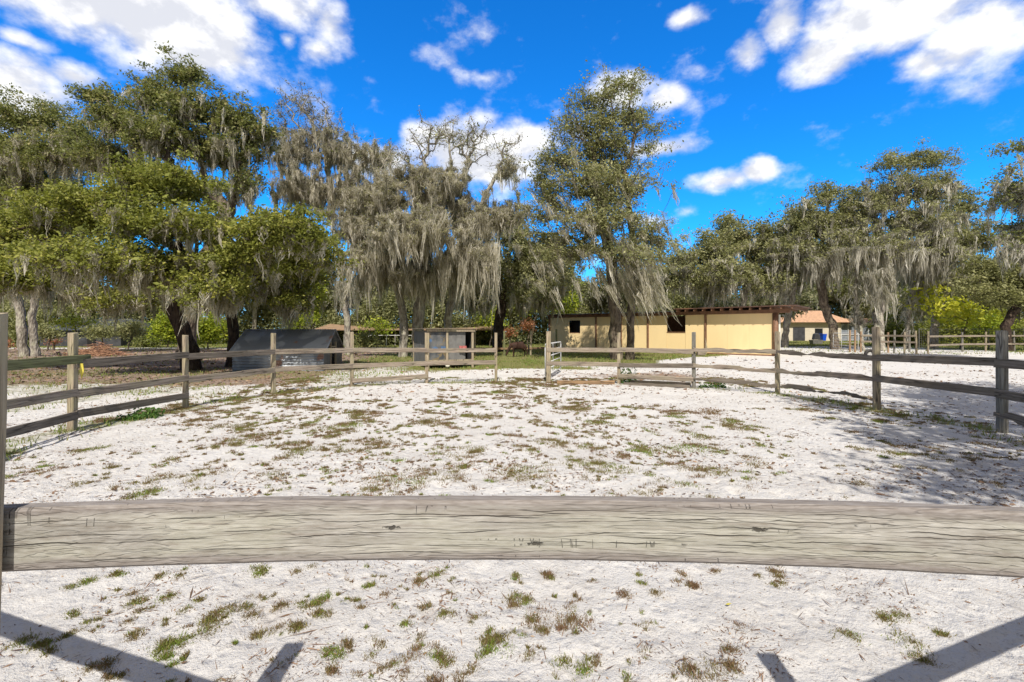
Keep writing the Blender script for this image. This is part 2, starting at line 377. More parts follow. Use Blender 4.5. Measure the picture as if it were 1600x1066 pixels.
# ------------------------------------------------------------------ ground
def ground():
    xs = np.concatenate([-np.geomspace(400, 16, 40)[:-1], np.arange(-16, 16, .055), np.geomspace(16, 400, 40)])
    ys = np.concatenate([[-60, -30, -15, -8, -4, -1], np.arange(.5, 6, .045), np.arange(6, 22, .11), np.geomspace(22, 600, 70)])
    X, Y = np.meshgrid(xs, ys)
    near = sstep(30, 18, np.hypot(X, Y-6))
    Z = near*((fbm(X*.6, Y*.6, 5)-.5)*.05 + (fbm(X*4, Y*4, 15)-.5)*.045 + (fbm(X*11, Y*11, 25, 2)-.5)*.016)
    r2 = np.random.default_rng(5)                 # hoof prints: shallow pits with a pushed-up rim
    for _ in range(2600):
        py_ = 1.6*(14/1.6)**r2.uniform(); px_ = r2.uniform(-1.1, 1.1)*py_
        if abs(px_) > 9: continue
        rd_ = r2.uniform(.045, .09); dp = r2.uniform(.006, .017)*(.45 if py_ < 3.4 else 1)
        i0, i1 = np.searchsorted(xs, [px_-.25, px_+.25]); j0, j1 = np.searchsorted(ys, [py_-.25, py_+.25])
        q = np.hypot(X[j0:j1, i0:i1]-px_, (Y[j0:j1, i0:i1]-py_)*.8)/rd_
        Z[j0:j1, i0:i1] += -dp*np.exp(-q**2)+dp*.45*np.exp(-((q-1.5)/.45)**2)
    g = green_field(X, Y); l = litter_field(X, Y)
    V = np.stack([X, Y, Z], -1).reshape(-1, 3)
    w = len(xs); i = np.arange(len(ys)-1)[:, None]*w + np.arange(w-1)[None]
    Q = np.stack([i, i+1, i+1+w, i+w], -1).reshape(-1, 4)
    me = qmesh('ground', V, Q, smooth=True, extra={'green': g.ravel(), 'litter': l.ravel()})
    m, nt, out = newmat('sandy_ground'); n = N(nt)
    tc = n('TexCoord'); pos = tc.outputs['Object']
    ga = n('Attribute', attribute_name='green').outputs['Fac']; la = n('Attribute', attribute_name='litter').outputs['Fac']
    n1 = n('TexNoise', {'Vector': pos, 'Scale': .9, 'Detail': 6.0, 'Roughness': .6}).outputs[0]
    n2 = n('TexNoise', {'Vector': pos, 'Scale': 9.0, 'Detail': 8.0, 'Roughness': .7}).outputs[0]
    n3 = n('TexNoise', {'Vector': pos, 'Scale': 60.0, 'Detail': 4.0, 'Roughness': .7}).outputs[0]
    n4 = n('TexNoise', {'Vector': pos, 'Scale': 3.0, 'Detail': 8.0, 'Roughness': .75}).outputs[0]
    sand = n.mix(n.smooth(n1, .35, .7), C(.66, .64, .615), C(.59, .565, .535))
    sand = n.mix(n.math('MULTIPLY', n.smooth(n2, .52, .7), .45), sand, C(.43, .385, .335))
    sand = n.mix(n.math('MULTIPLY', n.smooth(n3, .55, .7), .55), sand, C(.27, .22, .18))
    n5 = n('TexNoise', {'Vector': pos, 'Scale': 5.0, 'Detail': 9.0, 'Roughness': .8, 'Distortion': .5}).outputs[0]
    sand = n.mix(n.math('MULTIPLY', n.smooth(n5, .56, .7), .36), sand, C(.3, .25, .2))
    lit = n.mix(n.smooth(n2, .35, .65), C(.33, .22, .15), C(.13, .09, .065))
    lf = n.smooth(n.math('ADD', n.math('MULTIPLY', la, .62), n.math('MULTIPLY', n4, .75)), .55, .78)
    col = n.mix(n.math('MULTIPLY', lf, .9), sand, lit)
    grs = n.mix(n.smooth(n2, .35, .7), C(.13, .14, .04), C(.27, .25, .1))
    gf = n.smooth(n.math('ADD', n.math('MULTIPLY', ga, .85), n.math('MULTIPLY', n4, .7)), .62, .9)
    col = n.mix(gf, col, grs)
    v = n('TexVoronoi', {'Vector': pos, 'Scale': 11.0, 'Randomness': 1.0}).outputs[0]
    hgt = n.math('ADD', n.math('MULTIPLY', n2, 1.0), n.math('MULTIPLY', n3, .35))
    hgt = n.math('ADD', hgt, n.math('MULTIPLY', n.smooth(v, .0, .5), .35))
    bmp = n('Bump', {'Height': hgt, 'Strength': .9, 'Distance': .045})
    b = n('BsdfPrincipled', {'Base Color': col, 'Roughness': .95, 'Normal': bmp.outputs[0], 'Specular IOR Level': .1})
    nt.links.new(b.outputs[0], out.inputs[0])
    o = link('ground', me, m); props(o, kind='structure')
    return o
ground()
def gz(x, y):
    near = sstep(30, 18, np.hypot(x, y-6))
    return near*((fbm(x*.6, y*.6, 5)-.5)*.05 + (fbm(x*4, y*4, 15)-.5)*.045 + (fbm(x*11, y*11, 25, 2)-.5)*.016)

# ------------------------------------------------------------------ blades, leaves, litter
def blades(cx, cy, h, w, var, lean=.5, z0=None):
    """one tapering triangle-like quad per entry"""
    n = len(cx); th = rng.uniform(0, 2*np.pi, n); ph = rng.uniform(0, 2*np.pi, n)
    dx, dy = np.cos(th)*w/2, np.sin(th)*w/2
    lx, ly = np.cos(ph)*h*lean*rng.uniform(.2, 1, n), np.sin(ph)*h*lean*rng.uniform(.2, 1, n)
    z = (gz(cx, cy) if z0 is None else z0) - .004
    V = np.empty((n, 4, 3))
    V[:, 0] = np.stack([cx-dx, cy-dy, z], -1); V[:, 1] = np.stack([cx+dx, cy+dy, z], -1)
    V[:, 2] = np.stack([cx+dx*.35+lx, cy+dy*.35+ly, z+h], -1); V[:, 3] = np.stack([cx-dx*.35+lx, cy-dy*.35+ly, z+h], -1)
    return V.reshape(-1, 3), np.arange(n*4).reshape(n, 4), np.repeat(var, 4)

def weeds():
    PX = [(140,915,.12,.9),(118,960,.08,.7),(195,905,.1,.8),(400,895,.13,.8),(350,965,.16,.5),(320,985,.17,.6),(285,1008,.16,.8),(262,1020,.12,.9),(410,990,.11,.4),(455,982,.12,.5),(517,1025,.12,.9),
          (620,985,.09,.9),(622,1045,.14,.35),(585,1020,.1,.4),(690,960,.12,.6),(668,945,.07,.4),(740,965,.08,.4),(763,993,.12,.6),(780,1025,.13,1.0),(825,940,.1,.6),(810,900,.08,.6),(850,985,.09,.45),(825,1022,.08,.45),
          (915,1055,.12,.9),(1467,990,.09,.6),(35,1010,.14,.7),(150,1040,.11,.3),(300,950,.1,.6),(480,885,.1,.5),(240,935,.13,.8),(270,900,.1,.6),(700,1010,.1,.35),(690,1028,.1,.5),(650,1000,.09,.4),(440,950,.11,.35),
          (390,945,.1,.6),(505,962,.1,.5),(545,1000,.08,.4),(565,950,.07,.2),(600,930,.07,.2),(900,930,.06,.2),(930,905,.05,.3),(885,940,.07,.15),(730,1050,.12,.25),(655,1062,.12,.2),(560,1062,.1,.2),(205,985,.1,.5),(100,1000,.1,.5),(220,960,.09,.4),
          (645,755,.33,.75),(600,690,.4,.25),(470,705,.4,.6),(960,730,.33,.7),(910,725,.35,.6),(225,770,.35,.7),(300,745,.3,.5),(150,700,.3,.7),(700,750,.3,.3),(560,650,.4,.5),(760,650,.4,.4),(860,690,.35,.5),
          (1075,760,.25,.7),(1160,745,.18,.8),(1020,745,.16,.7),(1175,722,.25,.4),(1250,640,.3,.6),(1010,700,.3,.6),(820,745,.25,.4),(740,705,.35,.6),(670,660,.4,.5),(430,740,.25,.4),(370,690,.3,.5),(1085,680,.35,.6),(1300,655,.25,.7)]
    cs = []
    for px, py, r, g in PX:
        p = G(px, py); cs.append((p[0], p[1], r, g))
    for _ in range(150):
        x = rng.uniform(-2.6, .9); y = rng.uniform(1.75, 3.3); cs.append((x, y, min(.14, rng.lognormal(math.log(.045), .5)), rng.beta(1.6, 1.3)))
    k = 0
    while k < 1900:
        x = rng.uniform(-8, 9); y = rng.uniform(1.7, 16.5)
        if abs(x) > 1.15*y+.5: continue
        d = fbm(np.array([x*.55+9]), np.array([y*.4]), 77)[0] + .22*math.exp(-((x-.5)/5)**2)*math.exp(-((y-6.3)/3)**2)
        if rng.uniform() > float(sstep(.4, .72, d)): continue
        if y < 3 and rng.uniform() < .6: continue
        k += 1
        cs.append((x, y, min(.42, rng.lognormal(math.log(.074), .62))*(1+.03*y), rng.beta(1.2, 1.5)))
    Vs, Qs, Ws = [], [], []; off = 0
    for x, y, r, g in cs:
        nb = int(np.clip(r*r*(34000 if y < 4 else 7500), 70, 1100))
        w = .0030 + .0010*y; hh = .011+.0016*min(y, 7)
        # a mat is a string of lumps: uneven outline
        m = max(2, int(r*22)); a = rng.uniform(0, 2*np.pi); ex = rng.uniform(.45, 1.0)
        lx = rng.normal(0, r*.5, m); ly = rng.normal(0, r*.5*ex*.7, m)
        lx, ly = lx*np.cos(a)-ly*np.sin(a), lx*np.sin(a)+ly*np.cos(a)
        idx = rng.integers(0, m, nb)
        q = rng.normal(0, 1, (nb, 2))*r*.2
        bx = x+lx[idx]+q[:, 0]; by = y+ly[idx]+q[:, 1]
        d = np.hypot(bx-x, by-y)/r
        var = np.clip(g*.9 + .22 - .35*d + rng.normal(0, .16, nb), 0, 1)
        h = hh*rng.uniform(.4, 1.35, nb)
        # reddish seed stalks reach higher round the rim
        st = rng.uniform(0, 1, nb) < .14
        h[st] *= 2.0; var[st] *= .25
        V, Q, W = blades(bx, by, h, np.where(st, w*.45, w)*rng.uniform(.6, 1.2, nb), var, lean=1.0)
        Vs.append(V); Qs.append(Q+off); Ws.append(W); off += len(V)
    o = link('weeds', qmesh('weeds', np.concatenate(Vs), np.concatenate(Qs), np.concatenate(Ws)), M['weed'])
    props(o, 'flat green and reddish weed mats growing in the white sand of the pen', 'weeds', kind='stuff')
weeds()

def slivers(x, y, ln, w, var, zoff=.006):
    n = len(x); th = rng.uniform(0, np.pi, n); t = np.stack([np.cos(th), np.sin(th), rng.normal(0, .16, n)], -1)
    s = np.stack([-np.sin(th), np.cos(th), rng.normal(0, .5, n)], -1)
    c = np.stack([x, y, gz(x, y)+zoff], -1)
    V = np.empty((n, 4, 3))
    V[:, 0] = c - t*ln[:, None]/2; V[:, 1] = c - s*w[:, None]/2; V[:, 2] = c + t*ln[:, None]/2; V[:, 3] = c + s*w[:, None]/2
    return V.reshape(-1, 3), np.arange(n*4).reshape(n, 4), np.repeat(var, 4)
def litter():
    A = []
    def scatter(n, y0, y1, lm, wm, keep, zo=.006, dark=False):
        y = y0*(y1/y0)**rng.uniform(0, 1, n); x = rng.uniform(-1.25, 1.25, n)*y
        k = rng.uniform(0, 1, n) < keep(x, y); x, y = x[k], y[k]
        ln = rng.lognormal(math.log(lm), .55, len(x)); w = rng.lognormal(math.log(wm), .35, len(x))
        v = rng.beta(1.3, 1.8, len(x))*(.4 if dark else 1.0)
        A.append(slivers(x, y, ln*(1+.05*y), w*(1+.10*y), v, zo))
    kp = lambda x, y: .12 + .88*sstep(.45, .66, fbm(x*1.7, y*1.7, 31))
    scatter(60000, 1.5, 20, .014, .0038, kp)
    scatter(9000, 1.5, 20, .05, .004, kp)                # thin stems
    scatter(23000, 3.5, 26, .026, .010, kp)
    scatter(10000, 3.5, 20, .035, .014, kp, dark=True)
    scatter(26000, 12, 45, .05, .03, lambda x, y: litter_field(x, y)**1.2)
    off = 0; V, Q, W = [], [], []
    for v, q, w in A: V.append(v); Q.append(q+off); W.append(w); off += len(v)
    o = link('leaf_litter', qmesh('leaf_litter', np.concatenate(V), np.concatenate(Q), np.concatenate(W)), M['litter'])
    props(o, 'brown fallen leaves, stems and twig bits scattered over the sand', 'leaf litter', kind='stuff')
litter()

def grass():
    n = 330000
    y = 2.6*(75/2.6)**rng.uniform(0, 1, n); x = rng.uniform(-1.3, 1.3, n)*y
    g = green_field(x, y); pt = fbm(x*1.1, y*.8, 61); pt2 = fbm(x*5, y*5, 63)
    ins = inside(x, y)
    k = rng.uniform(0, 1, n) < g*sstep(.3, .55, pt)*np.where(y < 17, sstep(.42, .6, pt2), 1)*np.where(ins & (fence_dist(x, y) > .8), .1, 1)
    x, y, pt = x[k], y[k], pt[k]; n = len(x)
    h = rng.uniform(.03, .085, n)*(1+.01*y); w = .005+.0016*y
    var = np.clip(.25+.9*(pt-.3) + rng.normal(0, .2, n), 0, 1)
    V, Q, W = blades(x, y, h, w*rng.uniform(.6, 1.4, n), var, lean=.6)
    o = link('grass', qmesh('grass', V, Q, W), M['grass'])
    props(o, 'short patchy green and straw coloured grass around the fence and under the trees', 'grass', kind='stuff')
grass()

# ------------------------------------------------------------------ trees
def interp_path(pts, step=.4):
    pts = [np.array(p, float) for p in pts]; out = [pts[0]]
    for a, b in zip(pts[:-1], pts[1:]):
        k = max(1, int(np.linalg.norm(b-a)/step))
        for i in range(1, k+1): out.append(a+(b-a)*i/k)
    return out
class Skeleton:
    def __init__(s, trunks, r0):
        s.p = []; s.par = []; s.pl = []; s.ok = []; s.tip = []; s.r0 = r0
        for tr in trunks:
            path = interp_path(tr); L = 0; last = -1
            if s.p:                               # a fork grows out of the stem it starts on
                dd = np.linalg.norm(np.array(s.p)-path[0], axis=1); j = int(np.argmin(dd))
                if dd[j] < .3 and path[0][2] > .3: last = j; path = path[1:]
            tot = sum(np.linalg.norm(path[i+1]-path[i]) for i in range(len(path)-1))
            for i, q in enumerate(path):
                if i: L += np.linalg.norm(q-path[i-1])
                jit = rng.normal(0, .03, 3)*(i > 0)
                s.p.append(q+jit); s.par.append(last); s.pl.append(L); s.ok.append(L > tot*.55); last = len(s.p)-1
    def grow(s, targets, c=.33, step=.55, sag=.12):
        P_ = np.zeros((60000, 3)); PL = np.zeros(60000); OK = np.zeros(60000, bool)
        n = len(s.p); P_[:n] = s.p; PL[:n] = s.pl; OK[:n] = s.ok; par = list(s.par)
        top = np.mean(P_[:n][OK[:n]], 0)
        order = np.argsort(np.linalg.norm(targets-top, axis=1) + rng.normal(0, .4, len(targets)))
        for ti in order:
            t = targets[ti]; d = np.linalg.norm(P_[:n]-t, axis=1)
            cost = d + c*PL[:n] + (~OK[:n])*1e6 + np.maximum(0, P_[:n, 2]-t[2]-.2)*.6
            j = int(np.argmin(cost)); L = d[j]; a = P_[j].copy()
            k = max(1, int(math.ceil(L/step)))
            mid = rng.normal(0, .10*L, 3); mid[2] += sag*L
            last = j
            for i in range(1, k+1):
                u = i/k
                q = a+(t-a)*u + mid*4*u*(1-u)*.5 + (rng.normal(0, .05, 3)*min(1, L) if i < k else 0)
                if n >= 59990: break
                P_[n] = q; PL[n] = PL[last]+L/k; OK[n] = True; par.append(last); last = n; n += 1
            s.tip.append(last)
        s.P = P_[:n].copy(); s.PAR = np.array(par)
        r = np.zeros(n); e = 2.15
        kids = np.zeros(n, int)
        for i in range(n):
            if s.PAR[i] >= 0: kids[s.PAR[i]] += 1
        acc = np.zeros(n)
        for i in range(n-1, -1, -1):
            r[i] = acc[i]**(1/e) if acc[i] > 0 else getattr(s, 'rtip', .011)
            if s.PAR[i] >= 0: acc[s.PAR[i]] += r[i]**e
        rm = r.max(); r = r*(1+(s.r0/rm-1)*(r/rm)**.8)
        s.Rr = r; s.n = n
        return s
    def mesh(s, name, flare=1.35):
        n = s.n; ch = [[] for _ in range(n)]
        for i in range(n):
            if s.PAR[i] >= 0: ch[s.PAR[i]].append(i)
        starts = [(i, -1) for i in range(n) if s.PAR[i] < 0]; V = []; Q = []; nv = 0
        while starts:
            i, pa = starts.pop(); chain = ([pa] if pa >= 0 else []) + [i]
            while ch[i]:
                best = max(ch[i], key=lambda c: s.Rr[c])
                for c in ch[i]:
                    if c != best: starts.append((c, i))
                chain.append(best); i = best
            pts = s.P[chain]; rad = s.Rr[chain].copy()
            if pa >= 0: rad[0] = min(rad[0], rad[1]*1.25)
            else:
                z = pts[:, 2]; rad = rad*(1+(flare-1)*np.exp(-np.maximum(z, 0)/.45)); pts = pts.copy(); pts[0, 2] -= .15
            k = 9 if rad.max() > .15 else (5 if rad.max() > .045 else 3)
            tan = np.gradient(pts, axis=0) if len(pts) > 1 else np.array([[0, 0, 1.]])
            tan /= np.linalg.norm(tan, axis=1)[:, None]+1e-9
            ref = np.array([0.31, .95, 0.05]); u = np.cross(tan, ref); u /= np.linalg.norm(u, axis=1)[:, None]+1e-9; v = np.cross(tan, u)
            an = np.arange(k)*2*np.pi/k
            rr = rad[:, None]*(1+(rng.uniform(-.16, .16, (len(pts), k)) if k == 9 else 0))
            ring = pts[:, None]+rr[..., None]*(np.cos(an)[None, :, None]*u[:, None]+np.sin(an)[None, :, None]*v[:, None])
            m = len(pts); V.append(ring.reshape(-1, 3))
            i0 = nv+np.arange(m-1)[:, None]*k+np.arange(k)[None]; i1 = nv+np.arange(m-1)[:, None]*k+(np.arange(k)[None]+1) % k
            Q.append(np.stack([i0, i1, i1+k, i0+k], -1).reshape(-1, 4)); nv += m*k
        return qmesh(name, np.concatenate(V), np.concatenate(Q), smooth=True)

def lobe_points(lobes, total, shell=.5):
    """lobes: (cx,cy,cz, rx,ry,rz, weight)"""
    L = np.array(lobes, float); vol = (L[:, 3]*L[:, 4]*L[:, 5])**.8*L[:, 6]
    cnt = np.maximum(3, (vol/vol.sum()*total)).astype(int); out = []; li = []
    for k, (l, c) in enumerate(zip(L, cnt)):
        d = rng.normal(0, 1, (c, 3)); d /= np.linalg.norm(d, axis=1)[:, None]
        r = rng.uniform(0, 1, c)**shell
        r = r*(1+.22*rng.normal(0, 1, c)*(r > .7))
        q = d*r[:, None]
        q[:, 2] = np.where(q[:, 2] < 0, q[:, 2]*.75, q[:, 2])
        out.append(l[:3]+q*l[3:6]); li += [k]*c
    return np.concatenate(out), np.array(li)

def leaf_quads(centers, per, spread, size, flat=.6, tint=None):
    n = len(centers)*per
    c = np.repeat(centers, per, 0) + rng.normal(0, 1, (n, 3))*np.array([spread, spread, spread*flat])
    nrm = rng.normal(0, 1, (n, 3)); nrm[:, 2] = np.abs(nrm[:, 2])+.25; nrm[:, 1] -= .3; nrm /= np.linalg.norm(nrm, axis=1)[:, None]
    a = np.cross(nrm, rng.normal(0, 1, (n, 3))); a /= np.linalg.norm(a, axis=1)[:, None]+1e-9; b = np.cross(nrm, a)
    s = size*np.clip(rng.lognormal(0, .34, n), .45, 2.2)[:, None]
    V = np.empty((n, 4, 3)); V[:, 0] = c-a*s*.5; V[:, 1] = c-b*s*.27; V[:, 2] = c+a*s*.5; V[:, 3] = c+b*s*.27
    base = rng.beta(2, 2, n)*.75
    if tint is not None: base = base+np.repeat(tint, per)
    return V.reshape(-1, 3), np.arange(n*4).reshape(n, 4), np.repeat(np.clip(base, 0, 1), 4)

def moss_strands(anchors, lens, per=18, spread=.13, width=.035, drift=(0, 0), seg=4):
    """hanging drapes: each anchor carries a ragged, tapering bunch of ribbons of its own size"""
    m = len(anchors); big = rng.lognormal(0, .45, m)
    cnt = np.clip((per*big).astype(int), 5, per*3); idx = np.repeat(np.arange(m), cnt); n = len(idx)
    ang = rng.uniform(0, np.pi, m); sp_ = spread*big**.8
    al = rng.normal(0, 1, n)*sp_[idx]*1.3; ac = rng.normal(0, 1, n)*sp_[idx]*.4
    ox = np.cos(ang[idx])*al-np.sin(ang[idx])*ac; oy = np.sin(ang[idx])*al+np.cos(ang[idx])*ac; oz = rng.normal(0, .06, n)-.05
    ln = lens[idx]*np.exp(-.55*np.abs(al)/sp_[idx]/1.3)*rng.uniform(.25, 1.15, n)+.08
    st = anchors[idx]+np.stack([ox, oy, oz], -1)
    th = rng.uniform(0, np.pi, n); w = width*rng.uniform(.4, 1.3, n); sx, sy = np.cos(th)*w/2, np.sin(th)*w/2
    dr = rng.normal(0, .14, (m, 2))[idx]+np.array(drift)
    ph = rng.uniform(0, 6.28, (n, 2)); amp = rng.uniform(.01, .08, n)
    V = np.empty((n, (seg+1)*2, 3)); prof = [.6, 1.25, .85, 1.0, .15]
    for k in range(seg+1):
        u = k/seg
        cx = st[:, 0]-ox*.5*u + dr[:, 0]*u*ln + amp*np.sin(ph[:, 0]+u*7)
        cy = st[:, 1]-oy*.5*u + dr[:, 1]*u*ln + amp*np.sin(ph[:, 1]+u*6)
        cz = st[:, 2]-ln*u
        f = prof[k] if seg == 4 else 1-u*.8
        f = f*rng.uniform(.6, 1.4, n); V[:, 2*k] = np.stack([cx-sx*f, cy-sy*f, cz], -1); V[:, 2*k+1] = np.stack([cx+sx*f, cy+sy*f, cz], -1)
    b = np.arange(n)*(seg+1)*2
    Q = np.concatenate([np.stack([b+2*k, b+2*k+1, b+2*k+3, b+2*k+2], -1) for k in range(seg)])
    var = np.clip(np.repeat(rng.beta(1.6, 1.6, m)[idx] + rng.normal(0, .16, n), (seg+1)*2), 0, 1)
    return V.reshape(-1, 3), Q, var
def twig_slivers(tips, per, ln, w, up=.5):
    n = len(tips)*per; c = np.repeat(tips, per, 0)+rng.normal(0, .12, (len(tips)*per, 3)); V = np.empty((n, 4, 3))
    d = rng.normal(0, 1, (n, 3)); d[:, 2] = d[:, 2]*.7+up; d /= np.linalg.norm(d, axis=1)[:, None]
    L = ln*rng.uniform(.4, 1.3, n)[:, None]; sd = np.cross(d, rng.normal(0, 1, (n, 3))); sd /= np.linalg.norm(sd, axis=1)[:, None]+1e-9
    V[:, 0] = c-d*L*.3; V[:, 1] = c-d*L*.3+sd*w; V[:, 2] = c+d*L*.7+sd*w*.3; V[:, 3] = c+d*L*.7
    return V.reshape(-1, 3), np.arange(n*4).reshape(n, 4)

def tree(name, label, cat, trunks, r0, lobes, ntip=420, leaf=None, per=75, size=.13, spread=.3, moss=None, nmoss=0, mlen=(.5, 1.6), mper=18,
         bark='bark', group=None, bare=(), drift=(0, 0), mosslobes=(), mwidth=.035, c=.33, moss_on_tips=.3, mspread=.11, mz=.8, tw=5, twl=.4, tww=.017, mtopcut=.9, rtip=.0135, furk=.35):
    base = np.array(trunks[0][0], float)
    root = empty(name, base, 0, label, cat, group)
    tg, li = lobe_points(lobes, ntip)
    sk = Skeleton([[np.array(q)-base for q in tr] for tr in trunks], r0); sk.rtip = rtip
    L2 = np.array(lobes, float); L2[:, :3] -= base
    sk.grow(tg-base, c=c)
    link('trunk', sk.mesh('trunk'), M[bark], root)
    if tw:
        V, Q = twig_slivers(tg-base, tw, twl, tww); link('twigs', qmesh('twigs', V, Q), M[bark], root)
    keep = ~np.isin(li, list(bare))
    tips = (tg-base)[keep]
    if leaf:
        # clumps at the twig ends plus a few back along each twig
        far = tips
        mid = np.array([sk.P[sk.PAR[t]] for t in sk.tip]); mk = rng.uniform(0, 1, len(mid)) < .35
        inb = np.array([min(np.linalg.norm((q-L2[:, :3])/L2[:, 3:6], axis=1)) for q in mid]) < 1
        if bare:
            nb = np.array([np.argmin(np.linalg.norm((q-L2[:, :3])/L2[:, 3:6], axis=1)) for q in mid]); mk &= ~np.isin(nb, list(bare))
        far = np.concatenate([far, mid[mk & inb]])
        V, Q, W = leaf_quads(far, per, spread, size, tint=rng.normal(.12, .13, len(far)))
        link('crown', qmesh('crown', V, Q, W), M[leaf], root)
    if moss:
        ztop = sk.P[:, 2].max()
        def pick(pool, k):
            zr = pool[:, 2]/ztop; w = np.clip(1.05-zr, .02, 1)**mz; w = w*(zr < mtopcut)+1e-4
            return pool[rng.choice(len(pool), k, p=w/w.sum())]
        thin = sk.P[(sk.Rr < .16) & (sk.P[:, 2] > 2.2)]
        a = pick(thin, int(nmoss*(1-moss_on_tips))); b = pick(tg-base, int(nmoss*moss_on_tips))
        anc = np.concatenate([a, b])+rng.normal(0, .06, (len(a)+len(b), 3))
        ln = mlen[0]+(mlen[1]-mlen[0])*rng.uniform(0, 1, len(anc))**1.6
        ln = ln*np.clip(1.25-.75*anc[:, 2]/ztop, .35, 1)
        # short fur along the limbs
        fur = pick(thin, int(nmoss*furk)); anc = np.concatenate([anc, fur]); ln = np.concatenate([ln, rng.uniform(.12, .4, len(fur))])
        for (cx, cy, cz, rx, ry, rz, k, l0, l1) in mosslobes:
            q = np.array([cx, cy, cz])-base+rng.uniform(-1, 1, (k, 3))*np.array([rx, ry, rz])
            anc = np.concatenate([anc, q]); ln = np.concatenate([ln, rng.uniform(l0, l1, k)])
        ln = np.minimum(ln, np.maximum(.3, anc[:, 2]-.9))
        V, Q, W = moss_strands(anc, ln, mper, width=mwidth, drift=drift, spread=mspread)
        link('hanging_moss', qmesh('hanging_moss', V, Q, W), M[moss], root)
    return root
def LB(px, py, rx, ry, Y, dY=0, w=1.0, ryd=None):      # lobe described as seen, placed at depth Y+dY with its real size
    p = P(px, py, Y+dY); s = (Y+dY)/F
    return (p[0], p[1], p[2], rx*s, (ryd if ryd else max(rx, ry)*s*.8), ry*s, w)

# near-left oak with leaning dark trunk
Y = 20.0
b = G(300, 578)
tree('live_oak', 'spreading green live oak with a dark leaning trunk left of the metal shelter', 'tree',
     [[b, P(292, 530, Y), P(272, 482, Y-.3), P(255, 440, Y-.6), P(240, 400, Y-1)], [P(272, 482, Y-.3), P(300, 420, Y+.4), P(310, 380, Y)]], .31,
     [LB(250, 290, 85, 42, Y, -2), LB(150, 330, 90, 40, Y, -1), LB(60, 365, 80, 38, Y, 0), LB(270, 350, 80, 36, Y, -3), LB(150, 405, 100, 36, Y, -3.5), LB(20, 430, 75, 35, Y, -1),
      LB(265, 425, 80, 32, Y, -2), LB(330, 455, 50, 30, Y, -3), LB(190, 465, 60, 22, Y, 0, .6), LB(90, 330, 60, 35, Y, 3), LB(-60, 380, 70, 60, Y, 0)],
     ntip=1100, leaf='leaf_green', per=110, size=.11, spread=.23, moss='moss', nmoss=650, mlen=(.3, 1.6), bark='bark_dark', mz=1.5)
# second oak beside the shelter
Y = 22.0
b = G(362, 573)
tree('live_oak', 'rounded green live oak with a short black trunk directly behind the metal shelter', 'tree',
     [[b, P(366, 530, Y), P(362, 480, Y), P(375, 440, Y)], [P(362, 480, Y), P(420, 430, Y-1), P(440, 400, Y-1.5)]], .235,
     [LB(435, 362, 72, 34, Y, -5.3), LB(375, 400, 55, 36, Y, -4.6), LB(470, 375, 40, 25, Y, -5.2), LB(480, 395, 50, 38, Y, -2), LB(430, 430, 66, 26, Y, -1), LB(355, 455, 40, 24, Y, -2.5), LB(455, 470, 45, 20, Y, -1, .6)],
     ntip=620, leaf='leaf_green', per=110, size=.11, spread=.23, moss='moss', nmoss=350, mlen=(.3, 1.5), bark='bark_dark', mz=1.5)
# left edge trunks
Y = 30.5
b = G(38, 557)
tree('live_oak', 'tall dark green oak at the left edge with paired grey trunks in the grass', 'tree',
     [[b, P(32, 490, Y), P(20, 430, Y), P(5, 360, Y)], [G(56, 557), P(50, 500, Y), P(60, 440, Y), P(70, 350, Y)]], .25,
     [LB(60, 190, 55, 32, Y), LB(20, 240, 70, 40, Y), LB(100, 240, 60, 40, Y, -1), LB(-30, 280, 60, 50, Y), LB(60, 300, 80, 40, Y, 1), LB(0, 180, 30, 20, Y), LB(130, 210, 30, 25, Y), LB(40, 400, 60, 40, Y, 0, .5)],
     ntip=750, leaf='leaf_dark', per=95, size=.13, spread=.27, moss='moss', nmoss=900, mlen=(.5, 3.2), mper=20, bark='bark_grey', mz=1.6)
# tall oak behind the near-left one
Y = 27.5
b = np.array([-19.5, Y, 0])
tree('live_oak', 'tallest oak, its ragged crown rising above the green oaks into the clouds', 'tree',
     [[b, b+[.3, 0, 4], P(290, 320, Y), P(280, 260, Y)], [b+[.3, 0, 4], P(360, 330, Y), P(375, 270, Y)]], .45,
     [LB(150, 150, 32, 22, Y), LB(190, 190, 55, 35, Y), LB(240, 150, 38, 34, Y), LB(292, 118, 32, 30, Y), LB(300, 170, 55, 38, Y, -1), LB(250, 215, 70, 35, Y, -1), LB(370, 185, 42, 32, Y), LB(408, 215, 26, 34, Y),
      LB(350, 235, 55, 35, Y), LB(390, 290, 30, 40, Y, 0, .5), LB(170, 250, 60, 30, Y, 1), LB(330, 300, 40, 30, Y, 1, .4)],
     ntip=1000, leaf='leaf_dark', per=72, size=.13, spread=.22, moss='moss', nmoss=620, mlen=(.4, 2.6), bark='bark', mz=2.6)
# bare grey mossy tree
Y = 33.0
b = np.array([P(545, 517, Y)[0], Y, 0])
tree('mossy_oak', 'nearly leafless grey oak between the tallest oak and the huge moss-draped one', 'tree',
     [[b, b+[-.2, 0, 4], P(520, 340, Y), P(500, 270, Y)], [b+[-.2, 0, 4], P(560, 330, Y), P(590, 280, Y)]], .22,
     [LB(470, 160, 34, 30, Y), LB(500, 200, 42, 42, Y), LB(530, 235, 40, 40, Y), LB(460, 235, 36, 45, Y), LB(585, 245, 40, 26, Y), LB(480, 295, 50, 35, Y), LB(560, 300, 50, 35, Y), LB(440, 180, 22, 35, Y, 0, .5)],
     ntip=900, leaf='leaf_far', per=4, size=.12, spread=.2, moss='moss', nmoss=1500, mlen=(.4, 2.6), mper=15, bark='bark_grey', c=.2, mwidth=.032, tw=9, twl=.55, tww=.02, mtopcut=.84, mz=1.2, rtip=.019, furk=1.1)
